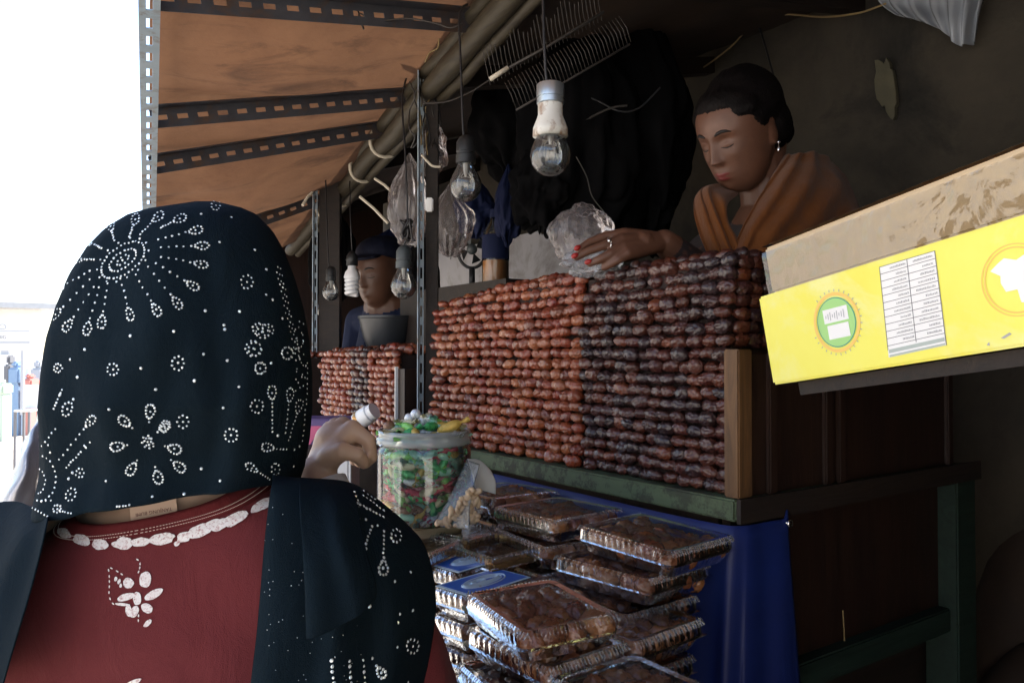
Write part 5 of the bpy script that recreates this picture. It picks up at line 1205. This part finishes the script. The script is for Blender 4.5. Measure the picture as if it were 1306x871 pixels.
for k in range(8): a = R(-70 + k * 22); st(*z2(125 + 45 * math.cos(a), 580 + 70 * math.sin(a)))
for x, y in [(110, 575), (115, 612), (520, 180), (507, 580), (760, 668), (935, 652), (1030, 510), (345, 5), (993, 22), (300, 568), (318, 532)]: st(*z2(x, y), r=.0014)
ring(*z2(360, 535), 5, 6, 7); ring(*z2(310, 655), 6, 8, 9, 30); ring(*z2(235, 735), 5, 5, 8); line(z2(250, 745), z2(310, 760), 5); line(z2(565, 722), z2(630, 716), 5); line(z2(75, 690), z2(200, 690), 6); line(z2(80, 720), z2(180, 775), 7)
z3 = lambda x, y: (280 + x / 3.957, 420 + y / 3.957)
for x, y, r_ in [(187, 388, 8), (60, 532, 8), (340, 122, 7.5), (205, 195, 7), (168, 98, 9.5), (215, 10, 9)]: ring(*z3(x, y), r_, r_, 10)
petal(z3(265, 515), z3(262, 290), 5, 12, 8); petal(z3(330, 520), z3(355, 300), 4, 12, 7); petal(z3(345, 560), z3(405, 360), 4, 11, 7); petal(z3(335, 605), z3(215, 590), 5, 12, 4); petal(z3(250, 755), z3(135, 680), 4, 11, 5); ring(*z3(280, 705), 5, 8, 9)
for x, y in [(40, 158), (258, 170), (98, 290), (20, 395), (5, 765), (293, 533), (400, 150), (415, 60), (395, 95), (430, 185), (425, 245), (370, 690), (400, 590), (375, 605)]: st(*z3(x, y), r=.0014)
for k in range(16): st(*z3(440 - 30 * (k / 16) ** 2, 170 + k * 26), r=.001)
z4 = lambda x, y: (420 + x / 3.47, 620 + y / 3.47); kw = dict(bv=BV_S, r=.0016)
petal(z4(185, 180), z4(135, 322), 4, 5, 6, **kw); petal(z4(238, 200), z4(236, 388), 5.5, 12, 7, **kw); ring(*z4(292, 220), 6.5, 8, 9, **kw); ring(*z4(365, 705), 7.5, 9, 10, **kw)
for x, y in [(358, 380), (288, 418), (366, 548), (310, 565), (302, 602), (160, 148), (125, 146), (212, 175), (300, 710), (345, 868)]: st(*z4(x, y), **kw)
st(*z4(175, 528), bv=BV_S, r=.0024)
line(z4(120, 75), z4(235, 138), 9, **kw); line(z4(150, 45), z4(238, 108), 7, **kw); line(z4(110, 30), z4(130, 80), 4, **kw); line(z4(150, 25), z4(200, 62), 4, **kw)
for x in (10, 85, 145): line(z4(x, 770), z4(x + 10, 868), 5, **kw)
petal(z4(185, 760), z4(240, 840), 5, 10, 2, **kw)
for k in range(70): st(330 + rng.random() * 130, 640 + rng.random() * 230, r=.0004, bv=BV_S)
o = STONES.build('rhinestones', 'rhinestone', scarf); o['kind'] = 'stuff'

# ================================================================== hanging things
def bulb(mbs, c, r, up):
    """pear-shaped glass hanging below `up`"""
    prof = [(.001, -r), (r * .35, -r * .94), (r * .68, -r * .74), (r * .92, -r * .4), (r, 0), (r * .95, r * .32), (r * .80, r * .68), (r * .62, r * 1.0), (r * .50, r * 1.28), (r * .45, r * 1.5), (r * .45, r * 1.62)]
    M = Matrix.Translation(c); g = MB(); g.lathe(prof, 28, M, False); return g
def pendant(cord, top, c, r, style, label):
    e = empty('pendant_lamp', c - EZ * r, label, 'lamp', 'bare bulbs hanging over the stalls'); M = Matrix.Translation(c)
    bulb(None, c, r, None).build('bulb', 'bulb_glass', e, True)
    f = MB(); f.tube([c + EZ * r * 1.5, c + EZ * r * .9, c + EZ * r * .55], [r * .22, r * .16, r * .07], 8); f.tube([c + EZ * r * .55 + RT * x * r * .30 + EZ * (abs(x) * -.05) * r for x in (-1, -.5, 0, .5, 1)], r * .02, 4)
    for x in (-1, 1): f.tube([c + EZ * r * .95, c + EZ * r * .55 + RT * x * r * .3], r * .025, 4)
    f.build('filament', 'filament', e)
    z = r * 1.45
    if style == 'ceramic':
        s_ = MB(); s_.lathe([(r * .50, z - r * .55), (r * .86, z - r * .50), (r * .84, z - r * .1), (r * .66, z + r * .35), (r * .60, z + r * .55), (r * .60, z + r * 1.05)], 28, M, False); s_.build('socket', 'ceramic', e, True)
        s_ = MB(); s_.lathe([(r * .62, z + r * 1.05), (r * .66, z + r * 1.08), (r * .66, z + r * 1.28), (r * .62, z + r * 1.30), (r * .62, z + r * 1.36), (r * .67, z + r * 1.38), (r * .67, z + r * 1.98), (r * .63, z + r * 2.03), (r * .3, z + r * 2.06), (.001, z + r * 2.06)], 28, M, False); s_.build('cap', 'aluminium', e, True, auto=40); zt = z + r * 2.05
    else:
        m = 'socket_black' if style == 'black' else 'socket_grey'
        s_ = MB(); s_.lathe([(r * .46, z - r * .1), (r * .62, z - r * .06), (r * .62, z + r * .45), (r * .56, z + r * .5), (r * .56, z + r * .6), (r * .60, z + r * .64), (r * .58, z + r * 1.25), (r * .40, z + r * 1.55), (r * .18, z + r * 1.7), (.001, z + r * 1.7)], 24, M, False); s_.build('socket', m, e, True, auto=35); zt = z + r * 1.68
    pts = [c + EZ * zt] + cord; q = MB(); q.tube(curve(pts, 24), .0022 if r > .02 else .0018, 7); q.build('cord', 'black_rubber', e, True)
    return e
c = at(702, 199, 1.13); pendant([at(697, 100, 1.13), at(694, 50, 1.13), at(692, -20, 1.14), at(690, -60, 1.14)], None, c, .0297, 'ceramic', 'large bare bulb in a rusty white ceramic holder with metal cap')
c = at(594, 237, 1.45); pendant([at(591, 168, 1.45), at(588, 90, 1.46), at(586, 20, 1.48), at(596, 6, 1.5)], None, c, .0298, 'black', 'bare bulb in a black socket left of the ceramic one')
c = at(515, 365, 1.75); e3 = pendant([at(520, 290, 1.75), at(517, 200, 1.76), at(513, 130, 1.8), at(518, 100, 1.85)], None, c, .0290, 'grey', 'bare bulb in a grey socket hanging beside the slotted post')
for k in range(7):
    q = MB(); q.tube(curve([at(520 + rng.uniform(-9, 9), 290 + rng.uniform(-14, 18), 1.745 + rng.uniform(-.015, .015)) for _ in range(5)], 20), .0026, 6); q.build('taped_wire', 'black_rubber', e3, True)
c = at(422, 373, 2.4); pendant([at(419, 335, 2.4), at(416, 260, 2.42), at(415, 205, 2.44)], None, c, .0255, 'black', 'small bare bulb hanging in the far stall by the thin post')
c = at(412, 396, 2.9); pendant([at(410, 360, 2.9), at(409, 300, 2.92)], None, c, .024, 'black', 'farthest bare bulb, low beside the thin post')
# spiral energy-saving lamp
c = at(449, 362, 2.4); e = empty('pendant_lamp', c - EZ * .04, 'white spiral energy-saving lamp hanging before the man in the cap', 'lamp', 'bare bulbs hanging over the stalls')
q = MB(); q.tube([c + Vector((.017 * math.cos(a), .017 * math.sin(a), -.034 + .05 * a / 25)) for a in [k * .25 for k in range(100)]], .0062, 8); q.build('spiral', 'cfl_white', e, True)
q = MB(); q.lathe([(.001, .016), (.024, .016), (.025, .02), (.021, .035), (.013, .045), (.013, .06), (.001, .06)], 20, Matrix.Translation(c)); q.build('ballast', 'cfl_white', e, True)
q = MB(); q.lathe([(.017, .055), (.017, .085), (.006, .10), (.001, .10)], 18, Matrix.Translation(c)); q.tube([c + EZ * .1, at(447, 280, 2.42), at(446, 230, 2.44)], .0018, 6); q.build('socket', 'socket_black', e, True)
# wires
def wire(pts, r, m, label):
    q = MB(); q.tube(curve(pts, 10 * len(pts)), r, 6); tag(q.build('wire', m, smooth=True), label, 'wire')
wire([atX(x, y, WX - .05) for x, y in ((782, 112), (786, 98), (803, 100), (835, 107), (880, 96), (930, 62), (965, 26), (1000, 19), (1050, 22), (1095, 17), (1130, 5))], .0028, 'wire_yellow', 'yellowish cable sagging across the plaster wall')
wire([atX(x, y, WX - .05) for x, y in ((960, 18), (967, 32), (976, 60), (986, 96))], .003, 'black_rubber', 'black wire hanging down behind the woman head')
wire([atX(x, y, WX - .06) for x, y in ((900, 5), (960, 3), (1020, 5), (1075, 4))], .0025, 'black_rubber', 'black wire along the top of the plaster wall')
wire([at(x, y, 1.5) for x, y in ((452, -5), (456, 12), (464, 38), (458, 18), (480, 27), (520, 24), (555, 30), (575, 36), (590, 30))], .0016, 'wire_grey', 'thin wire curling under the awning near the bamboo')
wire([at(x, y, 1.62) for x, y in ((560, 50), (558, 62), (548, 68), (542, 80))], .0016, 'wire_yellow', 'short pale wire end at the bamboo beam')
wire([at(x, y, 1.5) for x, y in ((540, 132), (570, 130), (600, 118), (622, 104), (640, 95))], .0016, 'wire_grey', 'thin wire running from the post to the wire rack')
wire([at(x, y, 1.9) for x, y in ((730, 118), (760, 128), (790, 142), (815, 138), (842, 112))], .0024, 'black_rubber', 'dark wire looping behind the ceramic lamp')
wire([at(x, y, 1.9) for x, y in ((722, 170), (750, 152), (780, 138), (800, 135))], .003, 'wire_grey', 'grey wire reaching towards the ceramic lamp')
wire([at(x, y, 1.8) for x, y in ((735, 200), (748, 225), (755, 250), (770, 270))], .0012, 'wire_grey', 'thin pale string hanging right of the ceramic lamp')
for k in range(8):
    q = MB(); x0 = 528 + k * 4; wire([at(x0 + rng.uniform(-6, 6), 108 + j * 17 + rng.uniform(-6, 6), 1.86 + rng.uniform(-.03, .02)) for j in range(6)], .0017, ('wire_grey', 'black_rubber', 'wire_yellow')[k % 3], '%s tangled wire at the top of the slotted post' % ('first', 'second', 'third', 'fourth', 'fifth', 'sixth', 'seventh', 'eighth')[k])
wire([at(x, y, 1.82) for x, y in ((538, 198), (545, 206), (552, 212), (562, 213))], .003, 'tie_pale', 'pale bent strip tied to the slotted post')
# folded wire rack under the roof
e = empty('wire_rack', at(690, 70, 1.35), 'folded wire rack of many thin rods hanging under the roof', 'wire rack')
A, B = at(625, 100, 1.35), at(770, 16, 1.35)
q = MB(); q.tube([A, A.lerp(B, .5) - EZ * .003, B], .0026, 8); q.build('rail', 'wire_grey', e, True)
q = MB(); q.tube([A - EZ * .002, A.lerp(B, .16)], .0042, 8); q.build('rail_end', 'tie_pale', e, True)
dirp = (B - A).normalized()
for k in range(30):
    t = k / 29; p = A.lerp(B, t * 1.0); sd_ = UP * .045 - RT * .012; q = MB()
    q.tube([p + sd_ * (1 + .2 * math.sin(k)), p + sd_ * .6 + FW * .02, p + FW * .026 - UP * .004], .0007, 5); q.build('rod', 'wire_grey', e, True)
for k in range(34):
    t = k / 33; p = A.lerp(B, t) + RT * .035 - UP * .055 + RT * .01; sd_ = UP * .05 - RT * .022; q = MB()
    q.tube([p - FW * .01, p + sd_ * .4 - FW * .022, p + sd_ * .9 - FW * .008], .0007, 5); q.build('rod', 'wire_grey', e, True)
q = MB(); q.tube([A - UP * .055 + RT * .045, B - UP * .055 + RT * .045], .002, 6); q.build('rail', 'wire_grey', e, True)
# bags and bundles hanging in the dark
def hang(px, py, d, rx, rz, m, lab, seed, ry=.06, amp=.3, cat='bag', name='hanging_bag'):
    c = at(px, py, d); o = bag(name, c, (rx, ry, rz), m, lab, seed, neck=True, amp=amp)
    return o
hang(735, 165, 2.0, .15, .25, 'bag_black', 'large black bundle hanging right behind the ceramic lamp', 2, .1)
hang(818, 170, 2.1, .13, .28, 'bag_black', 'black bundle hanging between the lamp and the woman', 5, .1)
hang(690, 240, 1.95, .07, .10, 'bag_black', 'ragged black bag hanging lowest below the big bulb', 9, .06, .5)
hang(655, 150, 2.2, .11, .16, 'bag_black', 'black bag between the two nearest bulbs', 12, .08)
hang(648, 265, 2.15, .035, .09, 'bag_blue', 'narrow dark blue bag hanging below the black ones', 14, .04)
hang(606, 268, 2.3, .06, .075, 'bag_blue', 'dark blue bag hanging behind the second bulb', 17, .06)
hang(574, 285, 1.98, .055, .075, 'bag_film', 'clear pinkish plastic bag hanging right of the slotted post', 21, .04, .2)
hang(522, 262, 2.0, .05, .10, 'bag_film', 'clear plastic bag hanging left of the slotted post', 24, .04, .3)
hang(552, 190, 1.95, .03, .06, 'bag_film', 'small crumpled clear bag tied high on the post', 27, .03, .5)
hang(425, 330, 3.05, .09, .16, 'bag_black', 'dark bundle hanging left of the man in the cap', 31, .06)
hang(500, 322, 3.0, .11, .07, 'bag_blue', 'dark blue bundle hanging over the man in the cap', 33, .06)
hang(538, 380, 2.6, .06, .2, 'bag_black', 'dark bundle hanging right of the man in the cap', 35, .05)
# round fan and bottle of orange drink
e = empty('table_fan', at(604, 345, 2.3), 'small round dark fan on the shelf behind the red dates', 'fan'); c = at(602, 318, 2.3); Mf = frame(c, RT, UP)
q = MB(); q.tube([Mf @ Vector((.042 * math.cos(a), .055 * math.sin(a), 0)) for a in [k * math.pi / 16 for k in range(33)]], .005, 8); q.build('guard', 'black_rubber', e, True)
q = MB(); q.lathe([(.001, -.01), (.014, -.01), (.016, .0), (.014, .02), (.001, .022)], 16, Mf); q.build('hub', 'socket_grey', e, True)
for k in range(4):
    a = k * 1.57 + .4; q = MB(); q.add([Mf @ Vector(p) for p in ((.012 * math.cos(a), .012 * math.sin(a), 0), (.034 * math.cos(a - .4), .044 * math.sin(a - .4), .006), (.036 * math.cos(a + .4), .046 * math.sin(a + .4), -.006))], [(0, 1, 2)]); q.build('blade', 'socket_black', e, solid=.001)
q = MB(); q.tube([c - UP * .055, c - UP * .12], .009, 8); q.lathe([(.04, -.12), (.04, -.128), (.001, -.128)], 18, Matrix.Translation(c)); q.build('stand', 'black_rubber', e, True)
c = at(632, 364, 2.2); e = empty('drink_bottle', c, 'bottle of orange drink with a dark blue wrap behind the red dates', 'bottle')
q = MB(); q.lathe([(.001, 0), (.034, 0), (.036, .006), (.036, .068), (.001, .068)], 24, Matrix.Translation(c)); q.build('drink', 'orange_juice', e, True, auto=40)
q = MB(); q.lathe([(.001, -.001), (.0365, -.001), (.038, .005), (.038, .12), (.034, .15), (.016, .18), (.014, .2), (.001, .2)], 24, Matrix.Translation(c), False); q.build('bottle_wall', 'jar_plastic', e, True)
q = MB(); q.lathe([(.0388, .072), (.0388, .115), (.036, .14)], 24, Matrix.Translation(c), False); q.build('wrap', 'bag_blue', e, True)
q = MB(); q.lathe([(.0165, .19), (.0165, .212), (.001, .212)], 18, Matrix.Translation(c)); q.build('cap', 'bag_blue', e, True, auto=40)
q = MB(); q.box((1.12, 1.62, .36), (1.36, 2.2, at(632, 364.5, 2.2).z - .001)); 
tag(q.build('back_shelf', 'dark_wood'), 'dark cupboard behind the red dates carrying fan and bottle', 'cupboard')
# torn plastic on the wall
q = MB(); P = lambda x, y, o=.04: atX(x, y, WX - o)
q.grid(sheet([[P(1118, -25), P(1150, -25, .07), P(1190, -25, .05), P(1230, -25, .07), P(1262, -25)], [P(1122, 2), P(1150, 4, .06), P(1190, 6, .05), P(1226, 4, .08), P(1255, 2)], [P(1140, 18), P(1162, 22, .07), P(1195, 24, .06), P(1222, 30, .09), P(1250, 25)], [P(1152, 22), P(1172, 27, .06), P(1202, 40, .06), P(1222, 58, .08), P(1246, 55)]], 40, 24, lambda u, v, p: Vector((-1, 0, 0)) * .012 * math.sin(u * 40 + 3 * nz(p, 6))))
tag(q.build('torn_plastic', 'sheet_film', smooth=True, solid=.001), 'torn white plastic sheet hanging at the top of the plaster wall', 'plastic sheet')
